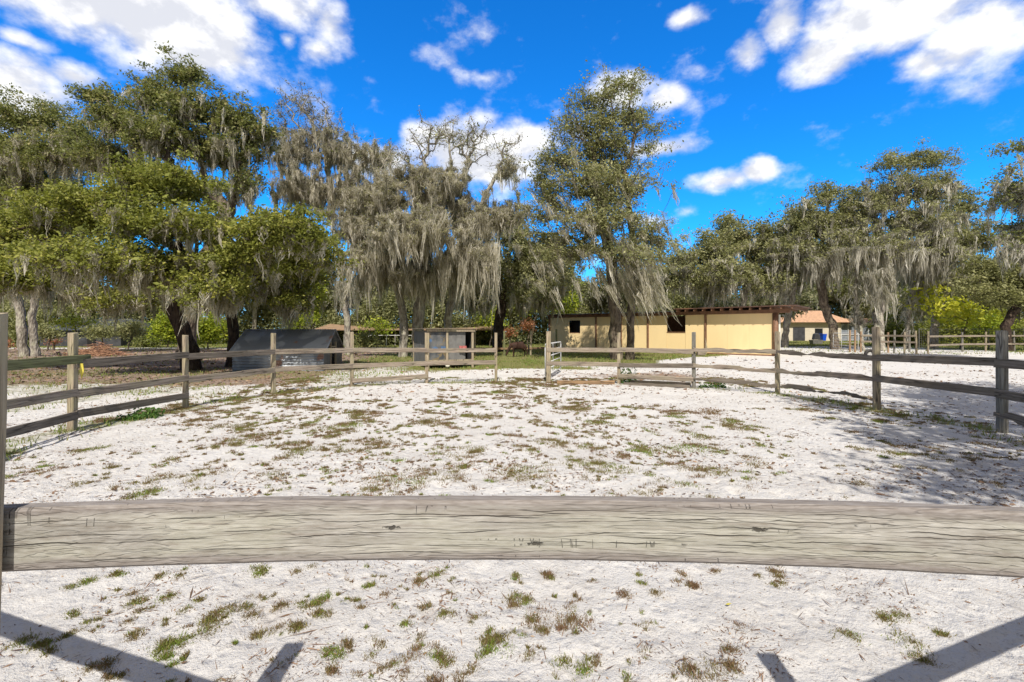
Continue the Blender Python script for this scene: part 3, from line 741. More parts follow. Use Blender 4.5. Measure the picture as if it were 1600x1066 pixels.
# great moss-hung centre tree
Y = 30.0
b = G(640, 558)
tree('mossy_oak', 'huge centre oak draped to the ground in grey Spanish moss behind the coop', 'tree',
     [[G(630, 558), P(632, 500, Y), P(618, 440, Y), P(610, 380, Y), P(600, 320, Y)], [G(652, 558), P(655, 490, Y), P(662, 420, Y), P(665, 350, Y), P(680, 280, Y)],
      [G(698, 556), P(700, 500, Y+1), P(715, 430, Y+1), P(740, 350, Y), P(760, 300, Y)]], .36,
     [LB(600, 310, 55, 40, Y), LB(690, 300, 60, 42, Y), LB(650, 270, 50, 30, Y, 1), LB(560, 350, 45, 45, Y), LB(745, 345, 50, 45, Y), LB(650, 360, 75, 40, Y, -3), LB(590, 400, 55, 35, Y, -2), LB(720, 400, 55, 35, Y, -2),
      LB(690, 210, 50, 32, Y), LB(735, 225, 45, 38, Y), LB(790, 245, 28, 42, Y), LB(620, 245, 30, 25, Y), LB(790, 330, 30, 35, Y), LB(655, 430, 60, 25, Y, -1, .5)],
     ntip=1150, leaf='leaf_olive', per=6, size=.12, spread=.25, moss='moss', nmoss=3300, mlen=(.25, 2.2), mper=20, bark='bark_grey', c=.22, mwidth=.034, mspread=.14, tw=8, twl=.55, tww=.02, mtopcut=.8, mz=.8, rtip=.021, furk=1.1,
     mosslobes=[(*P(655, 380, Y-2), 2.6, 1.5, 2.2, 50, 1.5, 3.8), (*P(770, 400, Y-2), .35, .5, 1.0, 34, 1.5, 4.2), (*P(730, 400, Y-2.5), .4, .5, .8, 24, 2.0, 4.0), (*P(560, 420, Y-1.5), 1.2, .8, 1.0, 30, 1.5, 3.2)])
# grey-green tree filling behind, left of barn
Y = 37.0
b = np.array([P(822, 517, Y)[0], Y, 0])
tree('live_oak', 'grey-green mossy oak behind the pen gateway, its dark trunk beside the pony', 'tree',
     [[G(776, 550), P(780, 500, Y), P(790, 450, Y), P(810, 400, Y)]], .4,
     [LB(800, 370, 35, 35, Y), LB(830, 410, 45, 40, Y), LB(780, 430, 40, 40, Y), LB(870, 430, 40, 40, Y), LB(830, 460, 50, 25, Y, -1), LB(740, 460, 40, 30, Y, 1)],
     ntip=460, leaf='leaf_olive', per=75, size=.17, spread=.35, moss='moss', nmoss=900, mlen=(.6, 2.2), bark='bark_dark')
# oak by the yellow barn
Y = 27.0
tree('live_oak', 'tall airy green oak standing in front of the yellow barn with moss under its crown', 'tree',
     [[G(964, 562), P(962, 500, Y), P(958, 440, Y), P(950, 380, Y), P(935, 310, Y), P(930, 250, Y)], [G(984, 562), P(985, 500, Y), P(990, 430, Y), P(985, 350, Y), P(975, 260, Y)]], .33,
     [LB(925, 155, 42, 26, Y), LB(975, 135, 40, 24, Y), LB(990, 180, 50, 30, Y, 0, .7), LB(900, 195, 45, 30, Y), LB(945, 225, 55, 36, Y), LB(1020, 225, 34, 34, Y, 0, .35), LB(870, 250, 48, 34, Y), LB(920, 285, 80, 42, Y, -1), LB(965, 305, 55, 34, Y, 0, .6), LB(960, 190, 65, 40, Y, 0, .5), LB(955, 250, 75, 40, Y, 1, .6), LB(845, 365, 42, 36, Y, 0, .7), LB(850, 290, 36, 34, Y, 1, .5), LB(1035, 375, 30, 34, Y, 0, .5), LB(1040, 190, 26, 22, Y, 0, .25),
      LB(1000, 285, 36, 30, Y, 0, .4), LB(860, 320, 42, 38, Y), LB(930, 345, 75, 36, Y, -2), LB(1010, 365, 40, 32, Y), LB(890, 390, 55, 30, Y, -1), LB(970, 395, 60, 30, Y, -2), LB(1030, 405, 26, 28, Y, 0, .6)],
     ntip=1150, leaf='leaf_olive', per=50, size=.115, spread=.25, moss='moss', nmoss=260, mlen=(.4, 2.0), bark='bark', moss_on_tips=.2, drift=(.38, 0), mz=2.5,
     mosslobes=[(*P(985, 425, Y-2), 1.3, .8, 1.0, 55, .6, 2.7), (*P(890, 430, Y-1.5), 1.8, .7, .9, 22, .4, 1.8), (*P(1010, 455, Y-2), .8, .6, .6, 26, .4, 1.5)])
# three trees behind the barn
Y = 47.0
for px, lab, lob in [(1100, 'lower of the grey-green oaks right behind the barn roof, next to the barn oak', [(1085, 405, 42, 38), (1120, 385, 42, 36), (1100, 440, 60, 34), (1055, 425, 34, 38)]),
                     (1150, 'grey-green oak with an upright tuft of twigs behind the middle of the barn roof', [(1140, 365, 38, 28), (1180, 380, 48, 38), (1130, 425, 50, 32), (1190, 435, 50, 32), (1128, 345, 20, 12)]),
                     (1225, 'grey-green oak rising behind the right end of the barn roof', [(1215, 380, 42, 38), (1245, 355, 32, 38), (1210, 430, 50, 34), (1255, 415, 38, 34)])]:
    bb = np.array([P(px, 517, Y)[0], Y, 0])
    tree('live_oak', lab, 'tree', [[bb, bb+[.3, 0, 2.5], P(px, 440, Y)], [bb+[.3, 0, 2.5], P(px+20, 430, Y)]], .3,
         [LB(*l, Y, rng.uniform(-2, 2)) for l in lob], ntip=330, leaf='leaf_olive', per=60, size=.2, spread=.42, moss='moss_grey', nmoss=420, mlen=(.5, 2.2), mper=14, mwidth=.06, bark='bark_grey', mspread=.2)
# right-hand trees
Y = 43.0
tree('live_oak', 'oak with a grey leaning trunk in front of the orange-roofed house', 'tree',
     [[G(1306, 546), P(1300, 505, Y), P(1286, 470, Y), P(1280, 420, Y), P(1285, 370, Y)]], .36,
     [LB(1290, 305, 26, 22, Y), LB(1265, 345, 40, 35, Y), LB(1315, 345, 42, 35, Y), LB(1240, 390, 35, 35, Y), LB(1295, 395, 50, 35, Y, -1), LB(1330, 310, 24, 20, Y)],
     ntip=480, leaf='leaf_olive', per=70, size=.16, spread=.34, moss='moss_grey', nmoss=690, mz=1.3, mlen=(.4, 3.2), mper=16, mwidth=.06, bark='bark', mspread=.2)
Y = 41.0
tree('live_oak', 'tall open-crowned oak with heavy moss above the far paddock gate', 'tree',
     [[G(1374, 548), P(1372, 490, Y), P(1385, 430, Y), P(1400, 370, Y), P(1415, 310, Y)], [G(1350, 549), P(1342, 500, Y), P(1335, 450, Y), P(1350, 390, Y)]], .38,
     [LB(1395, 255, 38, 18, Y), LB(1450, 250, 45, 18, Y), LB(1410, 290, 50, 28, Y, 0, .7), LB(1465, 295, 40, 35, Y, 0, .7), LB(1370, 320, 34, 34, Y), LB(1430, 345, 55, 32, Y), LB(1380, 385, 50, 32, Y, -1), LB(1450, 395, 45, 35, Y), LB(1345, 370, 30, 30, Y)],
     ntip=620, leaf='leaf_olive', per=58, size=.15, spread=.32, moss='moss_grey', nmoss=1140, mz=1.3, mlen=(.4, 3.2), mper=16, mwidth=.06, bark='bark_grey', c=.25, mspread=.2,
     mosslobes=[(*P(1374, 440, Y-2), 1.0, .6, 1.2, 45, .8, 3.2)])
Y = 44.0
tree('live_oak', 'oak with a pale slanting trunk rising out of the yellow-leaved vine', 'tree',
     [[G(1456, 545), P(1462, 500, Y), P(1478, 455, Y), P(1485, 400, Y)], [G(1416, 545), P(1420, 480, Y), P(1432, 430, Y)]], .3,
     [LB(1500, 320, 34, 34, Y), LB(1520, 370, 40, 35, Y), LB(1480, 380, 40, 40, Y), LB(1440, 420, 40, 25, Y), LB(1500, 430, 45, 25, Y)],
     ntip=380, leaf='leaf_olive', per=60, size=.16, spread=.34, moss='moss_grey', nmoss=600, mz=1.3, mlen=(.4, 3.2), mper=16, mwidth=.06, bark='bark_grey', mspread=.2)
Y = 24.0
bb = np.array([P(1700, 517, Y)[0], Y, 0])
tree('live_oak', 'oak reaching in from the right edge with sparse twigs high against the blue sky', 'tree',
     [[bb, bb+[-.4, 0, 4], P(1660, 330, Y), P(1640, 270, Y)]], .38,
     [LB(1610, 225, 42, 24, Y, 0, .6), LB(1600, 300, 50, 30, Y), LB(1640, 350, 60, 40, Y), LB(1600, 385, 40, 30, Y), LB(1680, 270, 60, 60, Y), LB(1580, 265, 18, 10, Y, 0, .3)],
     ntip=420, leaf='leaf_dark', per=32, size=.14, spread=.26, moss='moss_grey', nmoss=800, mlen=(.4, 1.8), bark='bark_grey')
Y = 38.0
tree('bushy_oak', 'low bushy olive tree with a black trunk behind the grey post at the far right', 'tree',
     [[G(1574, 549), P(1572, 510, Y), P(1562, 475, Y), P(1560, 450, Y)], [P(1572, 510, Y), P(1595, 470, Y)]], .32,
     [LB(1555, 420, 42, 28, Y), LB(1600, 425, 45, 34, Y), LB(1530, 450, 36, 24, Y), LB(1580, 465, 45, 20, Y), LB(1650, 440, 50, 50, Y)],
     ntip=430, leaf='leaf_olive', per=80, size=.17, spread=.34, bark='bark_dark')
# oak outside the frame whose shade falls on the sand at the right
Y = 0.0
bb = np.array([11.0, -.6, 0])
shade = [(5.5, -1.7, 8.0, 1.6, 1.2, .9, 1), (6.8, .1, 8.0, 1.9, 1.4, 1.0, 1), (8.6, 1.9, 8.2, 2.0, 1.6, 1.0, 1), (10.2, 3.6, 8.2, 2.0, 1.6, 1.0, 1), (12.0, 5.2, 8.4, 2.2, 1.7, 1.0, 1), (14.0, 6.6, 8.6, 2.2, 1.8, 1.0, 1), (9.6, -1.0, 8.6, 2.2, 1.6, 1.0, 1), (12.2, 1.6, 9.0, 2.2, 2.0, 1.1, 1), (7.4, 2.6, 9.6, 1.5, 1.2, .8, .6)]
tree('live_oak', 'oak whose dappled shade falls across the sand at the right', 'tree', [[bb, bb+[0, 0, 3], bb+[-.6, .3, 6]]], .4, shade, ntip=430, leaf='leaf_dark', per=46, size=.13, spread=.3)

# far trees: three kinds, then copies of each thing and its parts
def far_tree(lab, h, w, leaf, moss, seed):
    b0 = np.array([0., 0., 0.])
    lob = []
    for k in range(6):
        a = k*1.05+seed; rr = w*.5*(.3+.5*((k*7+seed) % 3)/2)
        lob.append((math.cos(a)*rr, math.sin(a)*rr*.7, h*(.48+.33*((k*5+seed) % 4)/3), w*.33, w*.3, h*.15, 1))
    return tree('far_oak', lab, 'tree', [[b0, (0.2, 0, h*.2), (.1, 0, h*.4)]], .3, lob, ntip=230, leaf=leaf, per=48, size=.32, spread=.55,
                moss=moss, nmoss=230, mlen=(.8, 2.8), mper=12, mwidth=.09, bark='bark_grey', group='far woodland trees', mspread=.3)
FT = [far_tree('oak', 11, 9, 'leaf_far', 'moss_grey', 0), far_tree('oak', 13, 10, 'leaf_dark', 'moss', 1), far_tree('oak', 9.5, 9, 'leaf_olive', 'moss_grey', 2)]
spots = []
for i, (px, Yd) in enumerate([(-30, 60), (50, 72), (120, 64), (200, 75), (265, 62), (330, 70), (400, 60), (455, 74), (520, 62), (575, 72), (630, 60), (690, 70), (745, 58), (800, 72), (850, 62), (905, 70), (960, 62), (1010, 66), (1050, 74),
                              (1110, 66), (1160, 74), (1215, 64), (1270, 100), (1320, 98), (1380, 96), (-75, 60), (1345, 104),  (1420, 75), (1470, 66), (1530, 70), (1590, 62), (1650, 70)]):
    k = [0, 2, 1, 0, 2, 0, 1, 2][i % 8]
    src = FT[k]
    used = src.get('used_', 0)
    o = src if not used else copy_tree(src)
    if not used: src['used_'] = 1
    spots.append((o, px, Yd, i))
for o, px, Yd, i in spots:
    if 'used_' in o: del o['used_']
    o.location = ((px-CX)/F*Yd, Yd, 0); o.rotation_euler = (0, 0, i*1.7)
    s = .85+.3*((i*37) % 10)/10; s *= 1.55 if Yd > 90 else 1.0; o.scale = (s, s, s*(.85 if 1030 < px < 1230 else 1.08))
    o['label'] = 'hazy grey-green woodland oak far behind the pen and the buildings'

def mass(name, label, cat, x0, x1, yfn, hfn, n, size, mat, w=2.5):
    x = rng.uniform(x0, x1, n); y = yfn(x)+rng.uniform(0, w, n); h = hfn(x)
    cl = fbm(x*.8, y*.8, 45); z = rng.uniform(0, 1, n)**.8*h*(.5+.9*cl)
    V, Q, W = leaf_quads(np.stack([x, y, z], -1), 1, .12, size, tint=(cl-.5)*.8)
    o = link(name, qmesh(name, V, Q, W), M[mat]); props(o, label, cat, kind='stuff'); return o
mass('undergrowth', 'dark tangled undergrowth along the far side of the pasture', 'undergrowth', -95, 30, lambda x: 56+4*np.sin(x*.15), lambda x: 5.2+1.6*np.sin(x*.37), 250000, .27, 'leaf_olive', 4)
mass('undergrowth', 'green undergrowth behind the far paddock at the right', 'undergrowth', 43, 80, lambda x: 52+0*x, lambda x: 3.4+1.2*np.sin(x*.5), 40000, .26, 'leaf_green', 4)

mass('undergrowth', 'darker undergrowth closing the view behind the cream house', 'undergrowth', 30, 125, lambda x: 96+0*x, lambda x: 9+2*np.sin(x*.3), 70000, .5, 'leaf_far', 5)
# shrubs
def shrub(name, label, px, py, Yd, rx, ry, mat, n=60, per=40, size=.16, group=None, extra=()):
    b0 = np.array([(px-CX)/F*Yd, Yd, 0]); s = Yd/F
    lob = [(b0[0], Yd, P(px, py, Yd)[2], rx*s, rx*s*.7, ry*s, 1)] + [(b0[0]+dx*s, Yd+.3, P(px, py+dy, Yd)[2], a*s, a*s*.7, c_*s, 1) for dx, dy, a, c_ in extra]
    root = empty(name, b0, 0, label, 'shrub', group)
    tg, li = lobe_points(lob, n); tg = tg-b0; tg[:, 2] = np.maximum(tg[:, 2], .15)
    sk = Skeleton([[np.array([0, 0, 0.]), np.array([.05, 0, .5])]], .06); sk.ok = [True]*len(sk.ok); sk.grow(tg, c=.15)
    link('stem', sk.mesh('stem'), M['bark'], root)
    V, Q, W = leaf_quads(tg, per, size*1.6, size, flat=.9, tint=rng.normal(.1, .12, len(tg)))
    link('foliage', qmesh('foliage', V, Q, W), M[mat], root)
    return root
shrub('shrub', 'lime green arching shrub in the gap left of the leaning trunk', 262, 515, 46, 26, 22, 'leaf_lime', 90, 40, .22)
shrub('shrub', 'dark low bush under the lime shrub beside the white gate panel', 232, 535, 48, 26, 8, 'leaf_dark', 50, 40, .2)
shrub('shrub', 'yellow-green bamboo-like shrub between the two dark oak trunks', 325, 515, 44, 26, 24, 'leaf_lime', 90, 40, .22)
shrub('shrub', 'bright yellow tall shrub rising behind the metal shelter', 490, 478, 42, 18, 34, 'leaf_lime', 110, 45, .17, extra=[(-32, 22, 10, 20), (10, -22, 8, 14)])
shrub('shrub', 'red-leaved bush behind the pony', 824, 510, 52, 13, 9, 'leaf_red', 34, 22, .17)
shrub('shrub', 'small red bush left of the pony', 796, 519, 50, 8, 5, 'leaf_red', 20, 25, .18)
shrub('shrub', 'yellow-green bush beside the left end of the yellow barn', 878, 470, 50, 34, 26, 'leaf_lime', 90, 35, .25)
shrub('shrub', 'pink-red flowering bush before the dark-roofed house', 84, 534, 42, 10, 4, 'leaf_red', 20, 20, .12)
shrub('shrub', 'grey-green bush hiding the middle of the dark-roofed house', 160, 518, 44, 30, 12, 'leaf_olive', 70, 35, .17)
shrub('shrub', 'thin grey-green bush at the left end of the dark-roofed house', 74, 520, 40, 20, 12, 'leaf_olive', 50, 30, .15)
shrub('shrub', 'olive bush closing the right end of the dark-roofed house', 200, 515, 43, 22, 16, 'leaf_olive', 60, 35, .17)
shrub('shrub', 'red-brown bush in the far left corner', 8, 538, 36, 12, 8, 'leaf_red', 22, 18, .14)
shrub('shrub', 'low dark bush between the shelter and the coop', 575, 533, 40, 20, 12, 'leaf_dark', 40, 40, .18)
shrub('shrub', 'pale yellow-green bush above the far fence, beyond the gap beside the coop', 590, 512, 48, 26, 12, 'leaf_lime', 40, 20, .2)
shrub('shrub', 'young green bush just left of the dark shelter trunk', 120, 505, 38, 34, 10, 'leaf_lime', 36, 22, .16)
shrub('shrub', 'yellow-green bush glowing behind the gap between coop and pony', 765, 490, 50, 24, 26, 'leaf_lime', 70, 35, .22)
shrub('shrub', 'tall yellow-green bush directly behind the red bush', 830, 470, 56, 34, 26, 'leaf_lime', 90, 35, .26)
shrub('yellow_vine', 'large-leaved yellow vine glowing behind the far paddock fence', 1500, 487, 43, 38, 18, 'leaf_yellow', 60, 16, .42, extra=[(-44, -22, 22, 16), (-10, -12, 20, 14), (24, 14, 14, 12)])
shrub('shrub', 'bright green bush between the yellow vine and the black trunk', 1545, 505, 46, 34, 12, 'leaf_lime', 60, 30, .22)

# ------------------------------------------------------------------ round pen fence
fence = empty('round_pen_fence', CEN, 0, 'weathered grey timber round pen fence of posts and rails enclosing the white sand', 'fence')
def post_mesh(w, h, seed, rnd=False):
    r = random.Random(seed); mb = MB(); k = 9; lx, ly = r.uniform(-.02, .02), r.uniform(-.02, .02)
    V = []; sides = 12 if rnd else 8
    prof = [(-.5, -.42), (-.42, -.5), (.42, -.5), (.5, -.42), (.5, .42), (.42, .5), (-.42, .5), (-.5, .42)] if not rnd else [(math.cos(a*math.pi/6)*.5, math.sin(a*math.pi/6)*.5) for a in range(12)]
    for i in range(k+1):
        z = -.3+(h+.3)*i/k; s = w*(1+r.uniform(-.03, .03)); 
        for (x, y) in prof: V.append((x*s+lx*z, y*s+ly*z, z+(r.uniform(-.012, .012) if i == k else 0)))
    fs = [(i*sides+j, i*sides+(j+1) % sides, (i+1)*sides+(j+1) % sides, (i+1)*sides+j) for i in range(k) for j in range(sides)]
    fs.append(tuple(k*sides+j for j in range(sides)))
    mb.add(V, fs); return mb.mesh('post')
def board_mesh(L, hb=.14, tk=.038, seed=0, wav=.003, chew=0.0, sag=0.0, bow=0.0, nx=40):
    """board along local X; rounded edges; uneven top and bottom lines"""
    r = np.random.default_rng(seed); xs = np.linspace(-L/2, L/2, nx+1)
    sd = seed*17+3
    top = hb/2+(fbm(xs*3+seed, xs*0, sd)-.5)*wav*4 - chew*np.maximum(0, fbm(xs*2.4+seed*3, xs*0+5, sd)-.42)*.9
    bot = -hb/2+(fbm(xs*3+seed+40, xs*0, sd+9)-.5)*wav*4 + chew*.5*np.maximum(0, fbm(xs*3+seed*5, xs*0+9, sd)-.45)
    zc = -sag*(1-(2*xs/L)**2); yc = bow*(1-(2*xs/L)**2)
    e = min(.007, tk*.25)
    prof = []
    for k in range(nx+1):
        t, b_ = top[k]+zc[k], bot[k]+zc[k]; y0, y1 = yc[k]-tk/2, yc[k]+tk/2
        prof.append([(xs[k], y0, b_+e), (xs[k], y0, b_+(t-b_)*.33), (xs[k], y0, b_+(t-b_)*.66), (xs[k], y0, t-e), (xs[k], y0+e, t), (xs[k], y1-e, t), (xs[k], y1, t-e), (xs[k], y1, b_+e), (xs[k], y1-e, b_), (xs[k], y0+e, b_)])
    m = 10; V = [v for p in prof for v in p]
    fs = [(k*m+j, (k+1)*m+j, (k+1)*m+(j+1) % m, k*m+(j+1) % m) for k in range(nx) for j in range(m)]
    fs += [tuple(range(m)), tuple(nx*m+j for j in range(m))[::-1]]
    mb = MB(); mb.add(V, fs); return mb.mesh('rail')
for i, p in enumerate(RING):
    j0, j1 = RING[max(i-1, 0)], RING[min(i+1, len(RING)-1)]
    ang = math.atan2(*(j1-j0)[:2][::-1])
    w = .1; h = 1.66+random.uniform(-.03, .03); rnd = False; mt = M['post']
    if i in (14, 15): w, mt, rnd = .15, M['post_grey'], True; h = 1.7
    if i == 14: h = 1.78; mt = M['post']
    if i == 4: w = .105
    if i == 5: w = .09; h = 1.6
    if i == 9: w = .09; h = 1.63
    if i == 10: w = .15; h = 1.68
    if i in (0, len(RING)-1): w, h = .11, 1.73; ang = 0
    if i == 12: mt = M['post_grey']
    link('post', post_mesh(w, h, i, rnd), mt, fence, p-CEN, (0, 0, ang))
def rail(a, b, z0, z1, seed, mat='rail', chew=0.0, hb=.14, ext=(0, 0), off=None, bow=0.0, label=None, nx=40, name='rail', wav=.003, sag=0.0, tk=.038):
    a = np.array(a, float); b = np.array(b, float); d = (b-a)[:2]; L = np.linalg.norm(d); u = d/L
    nrm = np.array([-u[1], u[0]]); mid = (a+b)/2
    if np.dot(CEN[:2]-mid[:2], nrm) < 0: nrm = -nrm
    o_ = .052+tk/2 if off is None else off
    a2 = a[:2]-u*ext[0]+nrm*o_; b2 = b[:2]+u*ext[1]+nrm*o_
    L2 = np.linalg.norm(b2-a2)-.006; c = (a2+b2)/2
    me = board_mesh(L2, hb, tk, seed, wav, chew, sag, bow, nx)
    o = link(name, me, M[mat], fence, (c[0]-CEN[0], c[1]-CEN[1], (z0+z1)/2), (0, -math.atan2(z1-z0, L2), math.atan2(u[1], u[0])))
    if label: o['label'] = label
    return o
RG = RING
# off-frame near spans and the ones at the left
for i in (0, 1, 2): 
    for k, z in enumerate((1.23, .66, .24)): rail(RG[i], RG[i+1], z, z, 10*i+k)
rail(RG[3], RG[4], 1.22, 1.21, 31, 'rail_green', ext=(0, .28), hb=.15, off=.10, label='mossy green top rail running past its post')
rail(RG[3], RG[4], .68, .64, 32, 'rail'); rail(RG[3], RG[4], .27, .25, 33, 'rail_dark')
rail(RG[4], RG[5], 1.13, 1.17, 41, 'rail_dark'); rail(RG[4], RG[5], .62, .66, 42, 'rail'); rail(RG[4], RG[5], .27, .27, 43, 'rail_dark')
rail(RG[5], RG[6], 1.13, 1.13, 51, 'rail_dark', wav=.005); rail(RG[5], RG[6], .62, .64, 52, 'rail', wav=.008)
rail(RG[6], RG[7], 1.13, 1.1, 61, 'rail'); rail(RG[6], RG[7], .66, .62, 62, 'rail', wav=.006)
rail(RG[7], RG[8], 1.1, 1.07, 71, 'rail'); rail(RG[7], RG[8], .62, .64, 72, 'rail'); rail(RG[7], RG[8], .16, .22, 73, 'rail')
rail(RG[8], RG[9], 1.05, 1.06, 81, 'rail'); rail(RG[8], RG[9], .64, .66, 82, 'rail')
rail(RG[10], RG[11], 1.08, 1.08, 91, 'rail', ext=(.05, 0)); rail(RG[10], RG[11], .64, .62, 92, 'rail', ext=(.05, 0))
rail(RG[11], RG[12], 1.1, 1.08, 101, 'rail', wav=.006); rail(RG[11], RG[12], .6, .66, 102, 'rail_dark'); rail(RG[11], RG[12], .26, .25, 103, 'rail', wav=.006)
rail(RG[12], RG[13], 1.14, 1.14, 111, 'rail', chew=.12); rail(RG[12], RG[13], .68, .62, 112, 'rail', chew=.18); rail(RG[12], RG[13], .3, .22, 113, 'rail_dark', chew=.4)
rail(RG[13], RG[14], 1.14, 1.12, 121, 'rail_dark', chew=.25); rail(RG[13], RG[14], .62, .68, 122, 'rail', chew=.2); rail(RG[13], RG[14], .24, .27, 123, 'rail_dark', chew=.4)
rail(RG[14], RG[15], 1.12, 1.18, 131, 'rail_dark', off=.1); rail(RG[14], RG[15], .68, .67, 132, 'rail_dark', off=.1)
rail(RG[15], RG[16], 1.16, 1.2, 141, 'rail_dark', off=.1); rail(RG[15], RG[16], .66, .68, 142, 'rail_dark', off=.1); rail(RG[15], RG[16], .33, .22, 143, 'rail_dark', off=.1, chew=.3)
for i in (16, 17, 18):
    for k, z in enumerate((1.23, .66, .24)): rail(RG[i], RG[i+1], z, z, 200+10*i+k)
# the near board: bowed outwards, seen close; nailed to the inner face of the posts
me = board_mesh(2.62, .146, .042, 5, .0012, 0, 0, .088, nx=160)
o = link('rail', me, M['rail_near'], fence, (.075-CEN[0], 1.033-CEN[1], 1.2215), (0, -.003, -.026)); o['label'] = 'cracked grey-green board bowed across the near side'
for z in (.64, .22): rail(RG[0], RG[-1], z, z, 7+int(z*10)) if False else None
# timbers on the ground under the right-hand rails
def timber(a, b, hb, tk, mat, lab, seed):
    a = np.array(a); b = np.array(b); d = b-a; L = np.linalg.norm(d)
    o = link('ground_timber', board_mesh(L, hb, tk, seed, .004), M[mat], None, ((a[0]+b[0])/2, (a[1]+b[1])/2, hb/2+.005), (0, 0, math.atan2(d[1], d[0])))
    props(o, lab, 'timber', 'timbers lying along the pen fence')
timber(G(870, 601), G(960, 601), .12, .1, 'timber', 'orange-brown timber on the sand just right of the gateway post', 5)
timber(G(975, 602), G(1078, 606.5), .08, .1, 'rail_dark', 'dark grey timber on the sand under the third span right of the gateway', 6)
timber(G(985, 599), G(1080, 603), .1, .09, 'rail', 'grey split timber lying behind the dark one beneath the rails', 8)

# vines and weeds on posts
def clump(name, label, x, y, rx, ry, rz, n, size, mat='vine', z=0.0, cat='plant', group=None):
    p = np.stack([np.clip(rng.normal(0, rx/2, n), -rx*.7, rx*.7), np.clip(rng.normal(0, ry/2, n), -ry*.7, ry*.7), np.clip(np.abs(rng.normal(0, rz/1.8, n)), 0, rz)], -1)
    V, Q, W = leaf_quads(p, 1, .01, size, tint=rng.normal(.15, .1, n))
    me = qmesh(name, V, Q, W); o = link(name, me, M[mat], None, (x, y, z+gz(np.array([x]), np.array([y]))[0])); props(o, label, cat, group); return o
p = G(980, 598); clump('climbing_vine', 'bright green leafy weed climbing the post two right of the gateway', p[0], p[1]-.1, .35, .2, .55, 420, .07)
p = G(1112, 606); clump('low_plant', 'spindly green weed at the foot of the post fourth from the gateway', p[0], p[1]-.05, .5, .16, .14, 320, .06)
p = G(232, 652); clump('low_plant', 'leafy green weed under the bottom rail near the left', p[0], p[1], .3, .16, .18, 300, .06)
p = G(212, 656); clump('low_plant', 'dark green trailing weed just left of the leafy weed under the bottom rail', p[0]-.1, p[1], .28, .15, .1, 260, .055)
# yellow ribbon hanging from the left rail
mb = MB(); mb.add([(0, 0, 0), (.05, 0, 0), (.055, .012, -.12), (.03, .0, -.26), (.01, .01, -.25), (.0, -.005, -.12), (0, .006, 0), (.05, .006, 0), (.055, .018, -.12), (.03, .006, -.26), (.01, .016, -.25), (.0, .001, -.12)],
     [(0, 1, 2, 5), (5, 2, 3, 4), (6, 11, 8, 7), (11, 10, 9, 8)])
rb = mb.build('ribbon', M['ribbon'], None, RG[4]+np.array([.15, -.02, 1.14])); props(rb, 'yellow strip of ribbon hanging below the mossy rail end', 'ribbon')
yl = G(1138, 950); mb = MB(); mb.add([(-.02, 0, .003), (-.005, -.012, .006), (.022, 0, .01), (.004, .013, .004)], [(0, 1, 2, 3)])
lf = mb.build('fallen_leaf', M['ribbon'], None, (yl[0], yl[1], gz(np.array([yl[0]]), np.array([yl[1]]))[0]+.01)); props(lf, 'single yellow fallen leaf on the near sand', 'leaf')

# open pipe gate at the gateway
def pipe_gate(name, label, a, b, h0, h1, bars, mat, r=.022, verts=1):
    a = np.array(a); b = np.array(b); L = np.linalg.norm(b-a); root = empty(name, a, math.atan2(b[1]-a[1], b[0]-a[0]), label, 'gate')
    mb = MB(); c = .12
    mb.tube([(0, 0, h0), (0, 0, h1-c), (.03, 0, h1-.03), (c, 0, h1), (L-c, 0, h1), (L-.03, 0, h1-.03), (L, 0, h1-c), (L, 0, h0+.03), (L-.03, 0, h0), (.03, 0, h0)], r, 8)
    mb.build('gate_frame', M[mat], root, smooth=True)
    for k in range(bars):
        z = h0+(h1-h0)*(k+1)/(bars+1); MB().tube([(r, 0, z), (L-r, 0, z)], r*.75, 6).build('bar', M[mat], root, smooth=True)
    for k in range(verts): x = L*(k+1)/(verts+1); MB().tube([(x, r*1.4, h0), (x, r*1.4, h1)], r*.7, 6).build('brace', M[mat], root, smooth=True)
    return root
pipe_gate('pipe_gate', 'white tubular gate swung open behind the gateway post', (1.12, 15.45, 0), (2.0, 18.9, 0), .18, 1.25, 4, 'white_pipe')
pipe_gate('pipe_gate', 'pale tubular gate standing at the far paddock before the house', np.array([(1302-CX)/F*41, 41, 0]), np.array([(1341-CX)/F*36.5, 36.5, 0]), .2, 1.5, 4, 'white_pipe', .03, 2)

# ------------------------------------------------------------------ far paddock fence
def line_fence(name, label, pts, rails, w=.13, h=1.65, mats=None, hb=.14, railmat='rail', over=None):
    root = empty(name, pts[0], 0, label, 'fence')
    for i, p in enumerate(pts):
        link('post', post_mesh(w*(1+.15*math.sin(i*3)), h+.08*math.sin(i*5), 300+i, True), M[(mats or ['post'])[i % len(mats or ['post'])]], root, p-pts[0])
    for (a, b) in zip(pts[:-1], pts[1:]):
        for z in rails:
            d = b-a; L = np.linalg.norm(d)-.004; c = (a+b)/2-pts[0]
            n_ = np.array([d[1], -d[0], 0])/L*(w/2+.025)
            if n_[1] > 0: n_ = -n_
            link('rail', board_mesh(L, hb, .04, int(z*100)+int(L*7), .006, nx=12), M[railmat], root, (c[0]+n_[0], c[1]+n_[1], z), (0, 0, math.atan2(d[1], d[0])))
    return root
def at(px, Yd): return np.array([(px-CX)/F*Yd, Yd, 0.])
line_fence('paddock_fence', 'far rail fence of mixed tan and orange posts between the pale gate and the oak', [at(1345, 36.3), at(1388, 35.5), at(1413, 34.5), at(1432, 34)], (1.32, .85), mats=['post_orange', 'post_orange', 'post', 'post'])
line_fence('paddock_fence', 'far grey rail fence running off to the right behind the big grey post', [at(1450, 34), at(1504, 37), at(1540, 37.5), at(1585, 38), at(1640, 38)], (1.28, .62), mats=['post', 'post_grey'], railmat='rail')
